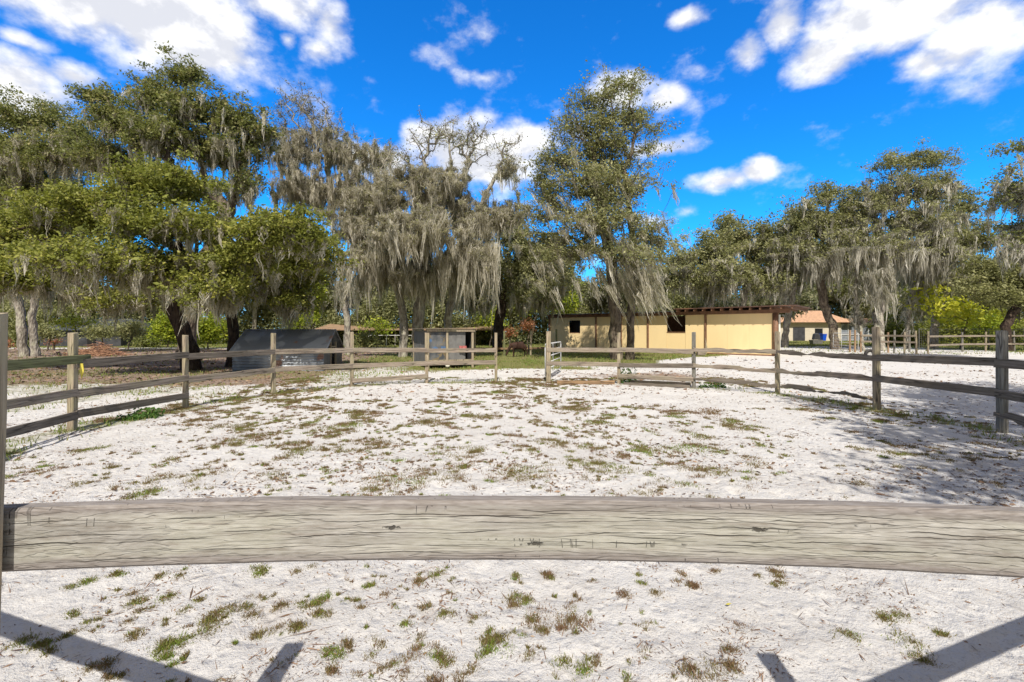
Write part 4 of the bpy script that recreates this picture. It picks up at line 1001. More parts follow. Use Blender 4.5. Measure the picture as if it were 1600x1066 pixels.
for k, (px, Yd, m_, lab) in enumerate([(1328, 36.8, 'post_orange', 'rough tan post standing beside the pale gate'), (1336, 36.4, 'post_orange', 'second rough tan post, between gate and orange fence post'), (1397, 35.2, 'post_grey', 'grey post tight against the orange post of the far fence'),
                              (1421, 36.5, 'post_grey', 'grey post behind the far fence, next to the pale trunk')]):
    o = link('lone_post', post_mesh(.14, 1.75, 400+k, True), M[m_], None, at(px, Yd)); props(o, lab, 'post')
# tan fence posts and rails behind the gateway by the pony
line_fence('pasture_fence', 'mossy low pasture fence in front of and beside the pony', [at(742, 31.5), at(788, 31), at(829, 31.5), at(870, 33.5)], (.5,), w=.13, h=1.75, mats=['post', 'rail_green'], hb=.13, railmat='timber')
# wire fence right
wf = empty('wire_fence', at(1436, 41), 0, 'thin grey wire fence with pipe posts before the yellow vine', 'fence')
w0 = at(1436, 41)
mb = MB(); mb.tube([(0, 0, 1.85), at(1700, 43)-w0+[0, 0, 1.85]], .025, 6); mb.build('top_pipe', M['mesh_grey'], wf)
for px in (1436, 1466, 1502, 1545, 1600):
    q = at(px, 41+(px-1436)/132)-w0; MB().tube([q, q+[0, 0, 1.9]], .03, 6).build('pipe_post', M['mesh_grey'], wf)
mb = MB()
for z in np.arange(.2, 1.8, .2): mb.tube([(0, -.03, z), at(1700, 43)-w0+[0, -.03, z]], .007, 3)
for t in np.arange(0, 1, .012):
    q = (at(1700, 43)-w0)*t; mb.tube([q+[0, -.03, .1], q+[0, -.03, 1.83]], .005, 3)
mb.build('wire_mesh', M['mesh_grey'], wf)

# white gate panel and pale pole at the left, far
g0 = at(208, 62)
wg = empty('white_gate_panel', g0, 0, 'small white framed gate panel far away between the bushes', 'gate')
mb = MB()
for x in (0, 1.4): mb.box((x, 0, 0), (x+.12, .1, 1.5))
mb.box((.12, 0, 1.4), (1.4, .1, 1.5)); mb.box((.12, 0, .1), (1.4, .1, .2)); mb.build('gate_frame', M['white_pipe'], wg)
mb = MB()
for k in range(9): mb.box((.2+k*.13, .03, .2), (.25+k*.13, .07, 1.4))
mb.build('lattice', M['white_pipe'], wg)
pf = empty('pipe_rail', at(575, 50), 0, 'thin grey pipe rail in the shade left of the centre oak', 'fence')
mb = MB(); mb.tube([(0, 0, 1.2), (6, 0, 1.2)], .035, 6); mb.build('top_pipe', M['white_pipe'], pf)
for x in (0.05, 2, 4, 5.95): MB().tube([(x, 0, 0), (x, 0, 1.17)], .04, 6).build('pipe_post', M['white_pipe'], pf)

# ------------------------------------------------------------------ metal shelter (low, corrugated, gabled)
sa = np.array([-11.62, 19.15, 0]); sb_ = np.array([-7.95, 19.45, 0]); dv = sb_-sa
sh = empty('metal_shelter', sa, math.atan2(dv[1], dv[0]), 'low shelter of blue-grey corrugated metal with a gabled roof and open end', 'shelter')
L, W_, ev, rd = float(np.linalg.norm(dv)), 2.7, .86, 1.76
def corrugated(x0, x1, z0, z1, y, amp=.022, pitch=.12, along='x', tk=.004):
    zs = np.arange(z0, z1+.001, pitch/6); V = []
    for z in zs:
        yy = y+amp*math.sin((z-z0)/pitch*2*math.pi)
        V += [(x0, yy, z), (x1, yy, z)]
    return V, [(2*i, 2*i+1, 2*i+3, 2*i+2) for i in range(len(zs)-1)]
for y in (0.0, W_):
    mb = MB(); mb.add(*corrugated(0, L, .0, ev, y)); o = mb.build('wall_sheet', M['sheet'], sh, smooth=True)
    md = o.modifiers.new('thick', 'SOLIDIFY'); md.thickness = .006
for side in (0, 1):                           # two roof slopes with ribs running down
    mb = MB(); nx = 80; V = []
    for i in range(nx+1):
        x = -.12+(L+.24)*i/nx; bz = .010*math.sin(x/.11*2*math.pi)
        for t in (0, .5, 1):
            y = (-.12+(W_/2+.12)*t) if side == 0 else (W_+.12-(W_/2+.12)*t)
            V.append((x, y, ev-.06+(rd-ev+.06)*t+bz+(.0 if side else .012)+.012*math.sin(x*1.7)*(1-t)))
    mb.add(V, [(3*i+j, 3*i+3+j, 3*i+4+j, 3*i+1+j) for i in range(nx) for j in (0, 1)])
    o = mb.build('roof_sheet', M['sheet'], sh, smooth=True); md = o.modifiers.new('thick', 'SOLIDIFY'); md.thickness = .008
mb = MB()
mb.prism([(0, 0)]*0 or [(0.02, 0), (.02, .0), (.02, .0)], 0, 0) if False else None
# open gable end: plywood sides, studs, dark opening between
def slab(y0, y1, z0, z1, mat, nm, x0=None, x1=None): 
    mb = MB(); mb.box((L-.06 if x0 is None else x0, y0, z0), (L-.02 if x1 is None else x1, y1, z1)); return mb.build(nm, M[mat], sh)
slab(.03, .95, 0, ev-.03, 'mesh_grey', 'end_panel'); slab(1.75, W_-.03, 0, ev-.03, 'mesh_grey', 'end_panel')
for y in (.96, 1.70): slab(y, y+.06, 0, 1.2, 'post', 'stud', L-.05, L+.02)
slab(1.02, 1.7, .95, 1.02, 'post', 'cross_rail', L-.05, L+.0)
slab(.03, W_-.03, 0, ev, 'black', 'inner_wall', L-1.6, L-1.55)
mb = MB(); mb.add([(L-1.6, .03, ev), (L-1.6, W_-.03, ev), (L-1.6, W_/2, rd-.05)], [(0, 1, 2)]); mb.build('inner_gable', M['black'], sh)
for (ya, yb) in ((-.1, W_/2), (W_+.1, W_/2)):
    mb = MB(); mb.tube([(L+.1, ya, ev-.1), (L+.1, yb, rd-.035)], .022, 4); mb.build('barge_board', M['post_grey'], sh)

# ------------------------------------------------------------------ coop
ca = np.array([-3.72, 20.4, 0]); cb = np.array([-1.82, 21.2, 0]); dv = cb-ca
coop = empty('animal_coop', ca, math.atan2(dv[1], dv[0]), 'boxy wooden coop with grey tarp sides and a blue stained front panel', 'coop')
CL, CD, CH = float(np.linalg.norm(dv)), 3.2, 1.78
for (x, y) in ((.0, 0), (.42*CL, 0), (CL, 0), (0, CD), (CL, CD)):
    mb = MB(); mb.box((x-.05, y-.05, 0), (x+.05, y+.05, CH-.13)); mb.build('frame_post', M['post'], coop, bevel=.006)
mb = MB(); mb.box((-.1, -.09, CH-.12), (CL+.1, -.055, CH)); mb.build('fascia', M['post'], coop)
mb = MB(); mb.box((-.05, -.045, .28), (CL+.05, .0, .40)); mb.build('sill', M['post'], coop)
mb = MB(); V = []
mb.box((-.25, -.2, CH+.01), (CL*.6, CD+.2, CH+.03)); mb.build('roof_sheet', M['rail'], coop)
mb = MB(); mb.box((CL*.6-.02, -.16, CH+.035), (CL+.2, CD+.15, CH+.055)); mb.build('roof_sheet', M['post'], coop)
def cpanel(a, b, z0, z1, mat, nm):
    mb = MB(); a = Vector(a); b = Vector(b); n_ = 8; V = []
    t = (b-a); nn = Vector((-t.y, t.x)).normalized()*.01
    for i in range(n_+1):
        q = a.lerp(b, i/n_); s = .012*math.sin(i*1.9)
        for z in (z0, z1): V += [(q.x+nn.x*s*60, q.y+nn.y*s*60, z)]
    mb.add(V, [(2*i, 2*i+2, 2*i+3, 2*i+1) for i in range(n_)]); o = mb.build(nm, M[mat], coop); md = o.modifiers.new('t', 'SOLIDIFY'); md.thickness = .01
    return o
cpanel((.06, .02), (.42*CL-.06, .02), .3, CH-.14, 'panel', 'stained_panel')
cpanel((.42*CL+.06, .03), (CL*.84, .03), .3, CH-.14, 'mesh_grey', 'tarp_panel')
cpanel((0, .06), (0, CD-.06), .1, CH-.1, 'mesh_grey', 'tarp_panel')
cpanel((.05, CD), (CL-.05, CD), .1, CH-.1, 'darkwall', 'back_panel'); cpanel((CL, .06), (CL, CD-.06), .1, CH-.1, 'darkwall', 'side_panel')
p = ca+np.array([math.cos(.4)*CL*.78, math.sin(.4)*CL*.78-.12, 0])
V = []; mb = MB()
for i in range(7):
    for j in range(5): V.append((i*.055-.16+.01*math.sin(j), -.02+.02*math.sin(i*2+j), .12-.06*j-.02*math.sin(i*1.3)*j*.4))
mb.add(V, [(i*5+j, i*5+j+5, i*5+j+6, i*5+j+1) for i in range(6) for j in range(4)])
o = mb.build('red_cloth', M['red_faded'], None, (p[0], p[1], .9)); o.modifiers.new('t', 'SOLIDIFY').thickness = .01; props(o, 'crumpled red cloth hung on the right side of the coop front', 'cloth')
bpy.ops.mesh.primitive_uv_sphere_add(segments=14, ring_count=9, radius=.1, location=(ca[0]+.85, ca[1]+.15, .16)); o = bpy.context.object; o.name = 'white_bucket_lid'
o.scale = (1, .6, .9); o.data.materials.append(M['offwhite']); o.name = 'salt_block'; props(o, 'small off-white lump beneath the stained panel of the coop', 'salt block')

# ------------------------------------------------------------------ yellow barn
A = np.array([2.9, 43.3, 0]); B = np.array([18.25, 30.2, 0]); d = B-A; BL = float(np.linalg.norm(d)); u = d/BL
def S(px):                                    # distance along the barn front seen at column px
    k = (px-CX)/F; return float((k*A[1]-A[0])/(u[0]-k*u[1]))
barn = empty('yellow_barn', A, math.atan2(u[1], u[0]), 'long pale yellow barn with brown posts and a flat rust-edged roof', 'barn')
WT = 2.88
def bbox(nm, x0, x1, y0, y1, z0, z1, mat, par=None, bevel=0, loc=None):
    mb = MB(); mb.box((x0, y0, z0), (x1, y1, z1)); return mb.build(nm, M[mat], par or barn, bevel=bevel)
s0 = S(860); sw0, sw1 = S(889), S(906.5); sp1 = S(931); sp2 = S(970); sp3 = S(1012); sd0, sd1 = S(1042), S(1071); sp4 = S(1102); se = S(1208)
wz0, wz1 = 1.48, 2.62
segs = []
# front wall panels, with a real window hole and a real half-door opening
wl = MB(); wl.box((s0, 0, 0), (sw0, .1, WT)); wl.box((sw1, 0, 0), (sp1-.05, .1, WT)); wl.box((sw0, 0, 0), (sw1, .1, wz0)); wl.box((sw0, 0, wz1), (sw1, .1, WT)); wl.build('wall_panel', M['yellow_wall'], barn)
bbox('wall_panel', sp1+.1, sp2-.05, 0, .1, 0, WT, 'yellow_wall'); bbox('wall_panel', sp2+.1, sp3-.05, 0, .1, 0, WT, 'yellow_wall'); bbox('wall_panel', sp3+.1, sd0-.01, 0, .1, 0, WT, 'yellow_wall')
dd = bbox('half_door', sd0, sd1-.02, .02, .08, .08, 1.55, 'yellow_wall'); bbox('door_cap', sd0-.02, sd1, -.01, .1, 1.555, 1.62, 'brown_paint', dd)
bbox('wall_panel', sd1, sp4-.05, 0, .1, 0, WT, 'yellow_wall')
pw = (se-sp4-.15)/3
for k in range(3): bbox('wall_panel', sp4+.1+k*pw+.003, sp4+.1+(k+1)*pw-.003, 0, .1, 0, WT, 'yellow_wall')
fr = bbox('window_frame', sw0, sw1, .03, .09, wz0, wz0+.06, 'brown_paint'); bbox('window_recess', sw0-.05, sw1+.05, .5, .54, wz0-.2, wz1+.1, 'black')
for (nm, x) in (('frame_post', s0-.16), ('frame_post', sp1-.04), ('frame_post', sp2-.04), ('frame_post', sp3-.04), ('frame_post', sp4-.05)): bbox(nm, x, x+.14, -.08, .1, 0, WT, 'brown_paint', bevel=.01)
mb = MB(); mb.tube([(se+.14, -.02, -.1), (se+.14, -.02, WT)], .17, 14); mb.build('corner_pole', M['brown_paint'], barn, smooth=True)
bbox('corner_trim', se+.33, se+.42, .0, .1, 0, WT-.1, 'offwhite')
bbox('side_wall', s0+.01, s0+.1, .102, 5, 0, WT, 'yellow_wall'); mb = MB(); q0 = np.array([se+.25, .102]); q1 = q0+np.array([-.22, .98])*4.9; mb.add([(q0[0], q0[1], 0), (q0[0]+.08, q0[1], 0), (q1[0]+.08, q1[1], 0), (q1[0], q1[1], 0), (q0[0], q0[1], WT), (q0[0]+.08, q0[1], WT), (q1[0]+.08, q1[1], WT), (q1[0], q1[1], WT)], [(0, 3, 2, 1), (4, 5, 6, 7), (0, 1, 5, 4), (1, 2, 6, 5), (2, 3, 7, 6), (3, 0, 4, 7)]); mb.build('side_wall', M['yellow_wall'], barn)
bbox('back_wall', s0, q1[0]-.003, 4.9, 5.0, 0, WT, 'yellow_wall'); bbox('inner_wall', sd0-1.2, sd1+1.2, 2.2, 2.25, 0, WT, 'brown_paint')
bbox('beam', s0-.2, S(1058), -.12, .11, WT+.003, WT+.2, 'brown_paint'); bbox('beam', S(1058)+.003, se+1.0, -.14, .11, WT+.003, WT+.24, 'brown_paint')
mb = MB(); mb.box((s0-.9, -.65, WT+.265), (S(1060), 5.5, WT+.30)); mb.build('roof_sheet', M['darkroof'], barn)
mb = MB(); mb.box((S(1058), -.75, WT+.42), (se+1.5, 5.6, WT+.48)); mb.build('roof_sheet', M['roof_rust'], barn)
x = s0-.6
while x < S(1054): bbox('rafter', x, x+.06, -.6, 5.3, WT+.203, WT+.262, 'brown_paint'); x += .62
x = S(1060)+.1
while x < se+1.35: bbox('rafter', x, x+.07, -.68, 5.4, WT+.243, WT+.417, 'brown_paint'); x += .62
bbox('sill_plate', s0, sd0-.02, -.03, .0, 0, .14, 'brown_paint'); bbox('sill_plate', sp4+.1, se, -.03, 0, 0, .1, 'brown_paint')
# split stump stake leaning at the barn
q = A+u*S(1108)+np.array([-.5, -.6, 0]); mb = MB(); mb.tube([(0, 0, -.05), (.03, 0, .5), (.0, .02, 1.2)], [.09, .08, .012], 7)
o = mb.build('split_stake', M['post'], None, q); props(o, 'pointed split wooden stake standing before the yellow wall', 'stake')
q = A+u*S(1110)+np.array([-1.5, -2.0, 0]); mb = MB(); mb.box((-.28, -.15, 0), (.28, .15, .3)); o = mb.build('wooden_block', M['rail'], None, q, bevel=.03); props(o, 'small grey wooden block on the grass near the yellow wall', 'block')

# ------------------------------------------------------------------ houses far away
h0 = at(1215, 78)
hs = empty('tile_roof_house', h0, 0, 'cream house with an orange shingle roof beyond the paddock', 'house')
HL = (1405-1215)/F*78
mb = MB(); mb.box((0, 0, 0), (HL*.52, 9, 3.1)); mb.build('wall', M['cream'], hs)
mb = MB(); mb.box((HL*.52+.01, .3, 0), (HL, 9, 2.9)); mb.build('screen_porch', M['screen'], hs)
mb = MB(); e = .8
mb.add([(-e, -e, 3.12), (HL*.62, -e, 3.12), (HL*.62, 9+e, 3.12), (-e, 9+e, 3.12), (3, 4.5, 5.3), (HL*.5, 4.5, 5.3)], [(0, 3, 2, 1), (0, 1, 5, 4), (1, 2, 5), (2, 3, 4, 5), (3, 0, 4)]); mb.build('roof', M['tile'], hs)
mb = MB(); mb.add([(HL*.55, -.2, 2.92), (HL+e, -.2, 2.92), (HL+e, 9, 2.92), (HL*.55, 9, 2.92), (HL*.6, 4.5, 3.9), (HL-2, 4.5, 3.9)], [(0, 3, 2, 1), (0, 1, 5, 4), (1, 2, 5), (2, 3, 4, 5), (3, 0, 4)]); mb.build('porch_roof', M['tile'], hs)
bb_ = lambda nm, x0, x1, z0, z1, mat: (lambda m_: m_.build(nm, M[mat], hs))(MB().box((x0, -.06, z0), (x1, -.004, z1)))
bb_('door', 2.6, 4.6, 0, 2.3, 'darkwall'); bb_('window', 6.3, 7.6, .9, 2.1, 'window_dark'); bb_('window', 9.0, 10.0, .9, 2.1, 'window_dark')
for k in range(9):
    x = HL*.52+.2+k*1.15; MB().box((x, .18, 0), (x+.08, .29, 2.9)).build('porch_post', M['white_pipe'], hs)
MB().box((HL*.52+.2, .12, 1.0), (HL, .17, 1.08)).build('porch_rail', M['white_pipe'], hs)
# bins by the house
r0 = at(1286, 75)
bn = empty('trash_bin', r0, .2, 'bright blue plastic bin against the cream house wall', 'bin')
mb = MB(); mb.add([(-.28, -.3, .08), (.28, -.3, .08), (.28, .3, .08), (-.28, .3, .08), (-.38, -.4, 1.12), (.38, -.4, 1.12), (.38, .4, 1.12), (-.38, .4, 1.12)], [(0, 3, 2, 1), (4, 5, 6, 7), (0, 1, 5, 4), (1, 2, 6, 5), (2, 3, 7, 6), (3, 0, 4, 7)]); mb.build('bin_body', M['blue'], bn, bevel=.03)
MB().box((-.41, -.44, 1.13), (.41, .44, 1.2)).build('lid', M['blue'], bn, bevel=.02)
for x in (-.27, .27): MB().tube([(x-.03, .36, .12), (x+.03, .36, .12)], .12, 12).build('wheel', M['rubber'], bn)
r0 = at(1275, 73)
gr = empty('covered_cart', r0, 0, 'dark covered cart beside the blue bin', 'cart')
MB().prism([(-.5, .3), (.5, .3), (.42, 1.1), (.1, 1.35), (-.3, 1.2)], -.35, .35).build('cover', M['darkwall'], gr, bevel=.03)
for x in (-.4, .4): MB().tube([(x, 0, 0), (x, 0, .32)], .04, 6).build('leg', M['black'], gr)
r0 = at(1275, 58)
tr_ = empty('water_trough', r0, .1, 'grey metal water trough on the grass before the cream house', 'trough')
mb = MB(); mb.add([(-.6, -.3, .05), (.6, -.3, .05), (.6, .3, .05), (-.6, .3, .05), (-.7, -.36, .55), (.7, -.36, .55), (.7, .36, .55), (-.7, .36, .55), (-.64, -.3, .55), (.64, -.3, .55), (.64, .3, .55), (-.64, .3, .55), (-.56, -.25, .15), (.56, -.25, .15), (.56, .25, .15), (-.56, .25, .15)],
    [(0, 3, 2, 1), (0, 1, 5, 4), (1, 2, 6, 5), (2, 3, 7, 6), (3, 0, 4, 7), (4, 5, 9, 8), (5, 6, 10, 9), (6, 7, 11, 10), (7, 4, 8, 11), (8, 9, 13, 12), (9, 10, 14, 13), (10, 11, 15, 14), (11, 8, 12, 15), (12, 13, 14, 15)]); mb.build('basin', M['mesh_grey'], tr_)
for x in (-.5, .5): MB().box((x-.05, -.25, 0), (x+.05, .25, .048)).build('skid', M['rail_dark'], tr_)
# tyre near the paddock fence
t0 = G(1359, 555); R1, r1 = .3, .11; V = []
for i in range(20):
    for j in range(8):
        a, b_ = i*2*math.pi/20, j*2*math.pi/8; V.append(((R1+r1*math.cos(b_))*math.cos(a), r1*math.sin(b_), (R1+r1*math.cos(b_))*math.sin(a)))
mb = MB(); mb.add(V, [(i*8+j, ((i+1) % 20)*8+j, ((i+1) % 20)*8+(j+1) % 8, i*8+(j+1) % 8) for i in range(20) for j in range(8)])
o = mb.build('old_tyre', M['rubber'], None, (t0[0], t0[1], .02), smooth=True); props(o, 'black tyre half buried in the sand below the far paddock fence', 'tyre')
# dark-roofed house left
h0 = at(62, 50)
dh = empty('dark_roof_house', h0, 0, 'low dark house with a slate roof half hidden by the left trees', 'house')
MB().box((0, 0, 0), (8.8, 7, 1.75)).build('wall', M['darkwall'], dh)
mb = MB(); mb.add([(-.5, -.6, 1.75), (9.3, -.6, 1.75), (9.3, 7.6, 1.75), (-.5, 7.6, 1.75), (2, 3.5, 3.1), (7.4, 3.5, 3.1)], [(0, 3, 2, 1), (0, 1, 5, 4), (1, 2, 5), (2, 3, 4, 5), (3, 0, 4)]); mb.build('roof', M['darkroof'], dh)
MB().box((1.2, -.05, .5), (1.9, -.004, 1.4)).build('window', M['screen'], dh); MB().box((5.2, -.05, .0), (6.1, -.004, 1.6)).build('door', M['black'], dh)
h1 = at(140, 66)
oh = empty('terracotta_house', h1, 0, 'house with an orange terracotta roof peeking over the dark slate roof', 'house')
MB().box((0, 0, 0), (4.2, 5, 2.6)).build('wall', M['cream'], oh)
mb = MB(); mb.add([(-.5, -.5, 2.6), (4.7, -.5, 2.6), (4.7, 5.5, 2.6), (-.5, 5.5, 2.6), (1.4, 2.5, 4.2), (2.8, 2.5, 4.2)], [(0, 3, 2, 1), (0, 1, 5, 4), (1, 2, 5), (2, 3, 4, 5), (3, 0, 4)]); mb.build('roof', M['tile'], oh)
MB().box((1.4, -.05, .8), (2.4, -.004, 1.9)).build('window', M['window_dark'], oh)
# low tan-roofed shed behind the centre
h2 = at(500, 53)
ts = empty('tan_roof_shed', h2, 0, 'long low shed with a tan roof and shaded open front behind the centre oak', 'shed')
TL = (778-500)/F*53
mb = MB(); mb.add([(-.4, -1, 1.75), (TL+.4, -1, 1.75), (TL+.4, 4, 2.45), (-.4, 4, 2.45), (-.4, -1, 1.87), (TL+.4, -1, 1.87), (TL+.4, 4, 2.57), (-.4, 4, 2.57)], [(0, 3, 2, 1), (4, 5, 6, 7), (0, 1, 5, 4), (1, 2, 6, 5), (2, 3, 7, 6), (3, 0, 4, 7)]); mb.build('roof', M['tan_roof'], ts)
MB().box((0, 3.5, 0), (TL, 3.6, 2.35)).build('back_wall', M['darkwall'], ts)
for k in range(8): x = k*(TL-.1)/7; MB().box((x, -.6, 0), (x+.12, -.48, 1.74)).build('frame_post', M['post_grey'], ts)

# brush pile
bp = G(152, 556); mb = MB(); r = random.Random(4)
for k in range(420):
    a = r.uniform(0, 6.28); rr = r.random()**.6*1.75; x, y = math.cos(a)*rr, math.sin(a)*rr*.8; hh = .95*(1-(rr/1.85)**1.5)
    z = r.uniform(.02, max(.06, hh)); th = r.uniform(0, 6.28); ln = r.uniform(.3, 1.1); dz = r.uniform(-.25, .35)
    p0 = (x-math.cos(th)*ln/2, y-math.sin(th)*ln/2, max(.01, z-dz*ln/2)); p1 = (x+math.cos(th)*ln/2, y+math.sin(th)*ln/2, max(.01, z+dz*ln/2)); pm = tuple((a_+b_)/2+r.uniform(-.06, .06) for a_, b_ in zip(p0, p1))
    mb.tube([p0, pm, p1], [r.uniform(.01, .03), .015, .006], 3, caps=False)
M['brush'] = paint_mat('dry_brush', (.36, .2, .12), var=.45, scale=6)
o = mb.build('brush_pile', M['brush'], None, bp); props(o, 'heap of dry reddish cut branches on the sand by the left fence post', 'brush pile')
o2 = None

# pony grazing beyond the gateway
def pony(loc, rz):
    root = empty('pony', loc, rz, 'dark brown pony grazing with lowered head beyond the pen gateway', 'pony')
    J = [((0, 0, .72), .235), ((.22, 0, .73), .24), ((.42, 0, .78), .2), ((-.2, 0, .73), .235), ((-.38, 0, .76), .21), ((.55, 0, .76), .15), ((.70, 0, .58), .09), ((.80, 0, .38), .075), ((.86, 0, .27), .08), ((.90, 0, .15), .052), ((.91, 0, .08), .045)]
    E = [(0, 1), (1, 2), (0, 3), (3, 4), (2, 5), (5, 6), (6, 7), (7, 8), (8, 9), (9, 10)]
    def chain(start, pts):
        last = start
        for p_, r_ in pts: J.append((p_, r_)); E.append((last, len(J)-1)); last = len(J)-1
    for s in (-1, 1):
        dx = .05*s
        chain(2, [((.40+dx, .12*s, .62), .085), ((.41+dx, .13*s, .36), .045), ((.40+dx, .13*s, .14), .032), ((.42+dx, .13*s, .03), .042)])
        chain(4, [((-.36-dx, .12*s, .62), .11), ((-.30-dx, .13*s, .50), .07), ((-.44-dx, .13*s, .34), .042), ((-.42-dx, .13*s, .14), .032), ((-.40-dx, .13*s, .03), .042)])
    me = bpy.data.meshes.new('body'); me.from_pydata([j[0] for j in J], E, []); me.update()
    o = link('body', me, M['coat'], root); md = o.modifiers.new('skin', 'SKIN'); md.use_smooth_shade = True
    for i, j in enumerate(J): me.skin_vertices[0].data[i].radius = (j[1]*(.8 if i < 5 else 1.05), j[1]*1.12)
    me.skin_vertices[0].data[0].use_root = True
    sd = o.modifiers.new('sub', 'SUBSURF'); sd.levels = 2; sd.render_levels = 2
    mb = MB(); mb.tube([(-.5, 0, .86), (-.6, 0, .75), (-.62, .01, .5), (-.6, .0, .25)], [.035, .06, .055, .012], 7); mb.build('tail', M['mane'], root, smooth=True)
    mb = MB()
    for k in range(9):
        t = k/8; x, z = .50+.30*t, .93-.5*t; mb.tube([(x, 0, z), (x+.03, .06, z-.05), (x+.01, .09, z-.17)], [.03, .025, .008], 4)
    mb.build('mane', M['mane'], root, smooth=True)
    for s in (-1, 1): MB().tube([(.80, .045*s, .40), (.775, .07*s, .46), (.77, .075*s, .5)], [.025, .022, .004], 5).build('ear', M['coat'], root, smooth=True)
    return root
try:
    def _skin_ok():
        pass
    pony(at(812, 30.2), math.pi+.25)
except Exception as ex:
    print('pony', ex)

# ------------------------------------------------------------------ sky, sun, camera
w = bpy.data.worlds.new('World'); SC.world = w; w.use_nodes = True
nt = w.node_tree; nt.nodes.clear(); n = N(nt)
out = nt.nodes.new('ShaderNodeOutputWorld')
sky = n('TexSky', sky_type='NISHITA'); sky.sun_disc = False; sky.sun_elevation = R(SUN_EL); sky.sun_rotation = R(180+SUN_AZ)
sky.air_density = 1.0; sky.dust_density = .2; sky.ozone_density = 3.0
tc = n('TexCoord'); dr = n('VectorMath', {0: tc.outputs['Generated']}, operation='NORMALIZE').outputs[0]
sp = n('SeparateXYZ', {0: dr})
az = n.math('ARCTAN2', sp.outputs[0], sp.outputs[1]); el = n.math('ARCSINE', sp.outputs[2])
# cloud coverage as soft ellipses in azimuth / elevation, broken up by noise that lives on the sky itself
nw = n('Mapping', {0: dr, 3: (1, 1, 1.5)}).outputs[0]
nz = n('TexNoise', {'Vector': nw, 'Scale': 7.0, 'Detail': 9.0, 'Roughness': .56, 'Distortion': .0}).outputs[0]
nz2 = n('TexNoise', {'Vector': nw, 'Scale': 17.0, 'Detail': 7.0, 'Roughness': .6}).outputs[0]
azel = n('CombineXYZ', {0: az, 1: el}).outputs[0]
CL_ = [(110, -10, 190, 50, 1.2), (280, 34, 150, 72, 1.5), (350, 85, 70, 30, 1), (20, 150, 120, 62, 1), (118, 118, 45, 18, .75), (35, 62, 50, 10, .55), (440, 5, 100, 30, 1), (515, 40, 40, 34, .8), (500, 78, 34, 18, .75), (450, 62, 16, 10, .6),
       (755, 122, 40, 11, .5), (975, 140, 50, 26, .8), (1035, 152, 34, 16, .75), (655, 212, 30, 18, .95), (740, 250, 110, 48, 1), (810, 222, 60, 26, 1), (600, 255, 70, 24, .9), (1030, 232, 60, 14, .85),
       (1125, 283, 52, 20, .85), (1185, 264, 32, 18, .9), (1070, 328, 36, 16, .6), (1010, 345, 40, 12, .6), (1072, 30, 40, 13, .62), (1400, 10, 210, 52, 1.2), (1285, 90, 66, 36, 1.1), (1170, 85, 36, 26, .95), (1225, 45, 40, 34, 1), (1540, 45, 110, 44, 1), (1440, 95, 40, 20, .55), (1120, 110, 40, 12, .3)]
cov = None
for (px, py, rx, ry, k) in CL_:
    a0 = math.atan((px-CX)/F); e0 = math.atan((HY-py)/math.hypot(F, px-CX)); f = math.cos(a0)
    ra = rx/F*f*f; re = ry/F*f
    v = n('VectorMath', {0: azel, 1: (a0, e0, 0)}, operation='SUBTRACT').outputs[0]
    v = n('VectorMath', {0: v, 1: (1/ra, 1/re, 0)}, operation='MULTIPLY').outputs[0]
    ln = n('VectorMath', {0: v}, operation='LENGTH').outputs['Value']
    m_ = n.math('MULTIPLY', n.math('SUBTRACT', 1.25, ln), k)
    cov = m_ if cov is None else n.math('MAXIMUM', cov, m_)
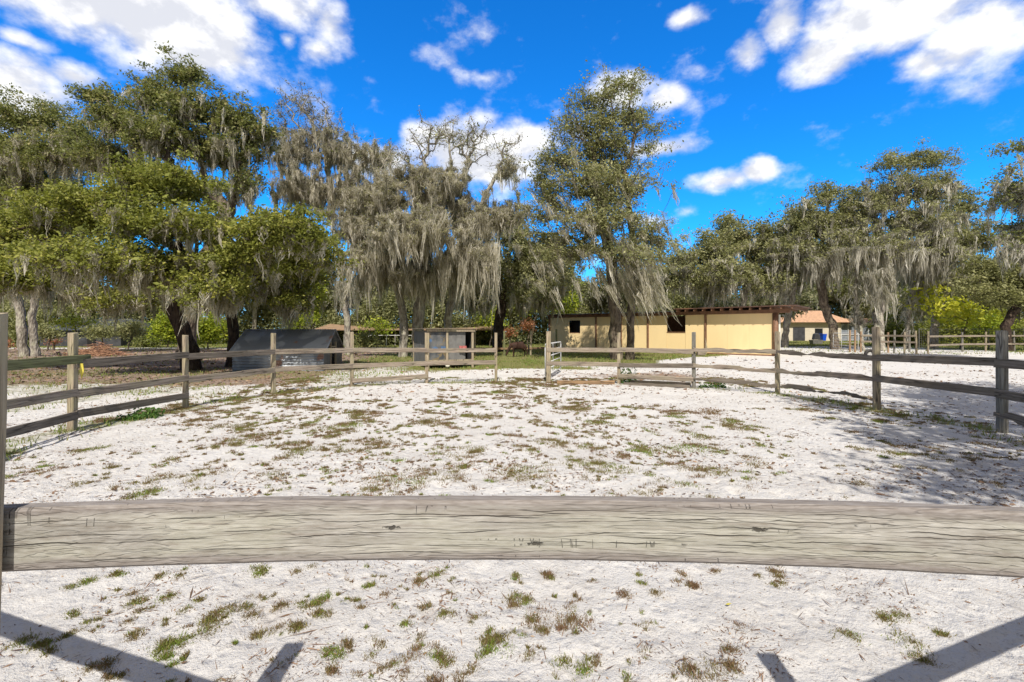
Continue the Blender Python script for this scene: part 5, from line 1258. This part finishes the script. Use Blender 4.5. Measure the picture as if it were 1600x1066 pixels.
# unseen clouds added out of frame to neutralise and set the ambient fill
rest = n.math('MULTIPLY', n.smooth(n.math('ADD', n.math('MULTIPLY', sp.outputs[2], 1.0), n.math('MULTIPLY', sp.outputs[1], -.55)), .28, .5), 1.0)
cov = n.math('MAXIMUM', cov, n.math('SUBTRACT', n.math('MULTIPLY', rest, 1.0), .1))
dens = n.math('ADD', n.math('ADD', cov, n.math('MULTIPLY', n.math('SUBTRACT', nz, .5), 2.5)), n.math('MULTIPLY', n.math('SUBTRACT', nz2, .5), 1.2))
dens = n.smooth(dens, .0, .95)
hs_ = n('HueSaturation', {'Saturation': 1.25, 'Value': 1.0, 'Color': sky.outputs[0]}).outputs[0]
tint = n.mix(1.0, hs_, n.mix(n.smooth(sp.outputs[2], .0, .2), C(.5, .98, 1.75), C(.22, 1.5, 2.3)), 'MULTIPLY')
nu = n('VectorMath', {0: nw, 1: (0, -.01, .035)}, operation='ADD').outputs[0]
nzu = n('TexNoise', {'Vector': nu, 'Scale': 7.0, 'Detail': 9.0, 'Roughness': .56, 'Distortion': .0}).outputs[0]
lit_ = n.smooth(n.math('SUBTRACT', nz, nzu), -.07, .06)
shade_ = n.mix(lit_, C(7.0, 7.2, 7.9), C(10.0, 10.0, 10.1))
shade_ = n.mix(rest, shade_, C(3.9, 3.5, 3.1))  # added unseen clouds dimmed and warmed to tune the shade's depth and tint
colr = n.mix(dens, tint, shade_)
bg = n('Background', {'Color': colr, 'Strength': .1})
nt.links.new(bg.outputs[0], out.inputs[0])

sl = bpy.data.lights.new('sun', 'SUN'); sl.energy = 5.0; sl.angle = R(.5); sl.color = (1.0, .95, .87)
so = bpy.data.objects.new('sun', sl); COL.objects.link(so)
dirv = Vector((math.sin(R(SUN_AZ))*math.cos(R(SUN_EL)), math.cos(R(SUN_AZ))*math.cos(R(SUN_EL)), -math.sin(R(SUN_EL))))
so.rotation_euler = dirv.to_track_quat('-Z', 'Y').to_euler(); so.location = (0, -10, 30)

cam = bpy.data.cameras.new('camera'); cam.sensor_width = 36; cam.lens = 36*F/1600; cam.shift_y = -(533-HY)/1600
cam.clip_start = .05; cam.clip_end = 2000
co = bpy.data.objects.new('camera', cam); COL.objects.link(co); co.location = (0, 0, H); co.rotation_euler = (R(90), 0, 0)
SC.camera = co
SC.view_settings.view_transform = 'Standard'; SC.view_settings.look = 'None'; SC.view_settings.gamma = 1; SC.view_settings.use_curve_mapping = False
SC.view_settings.exposure = 0.18
SC.cycles.use_denoising = True
SC.cycles.max_bounces = 6; SC.cycles.diffuse_bounces = 3; SC.cycles.glossy_bounces = 2; SC.cycles.transmission_bounces = 4
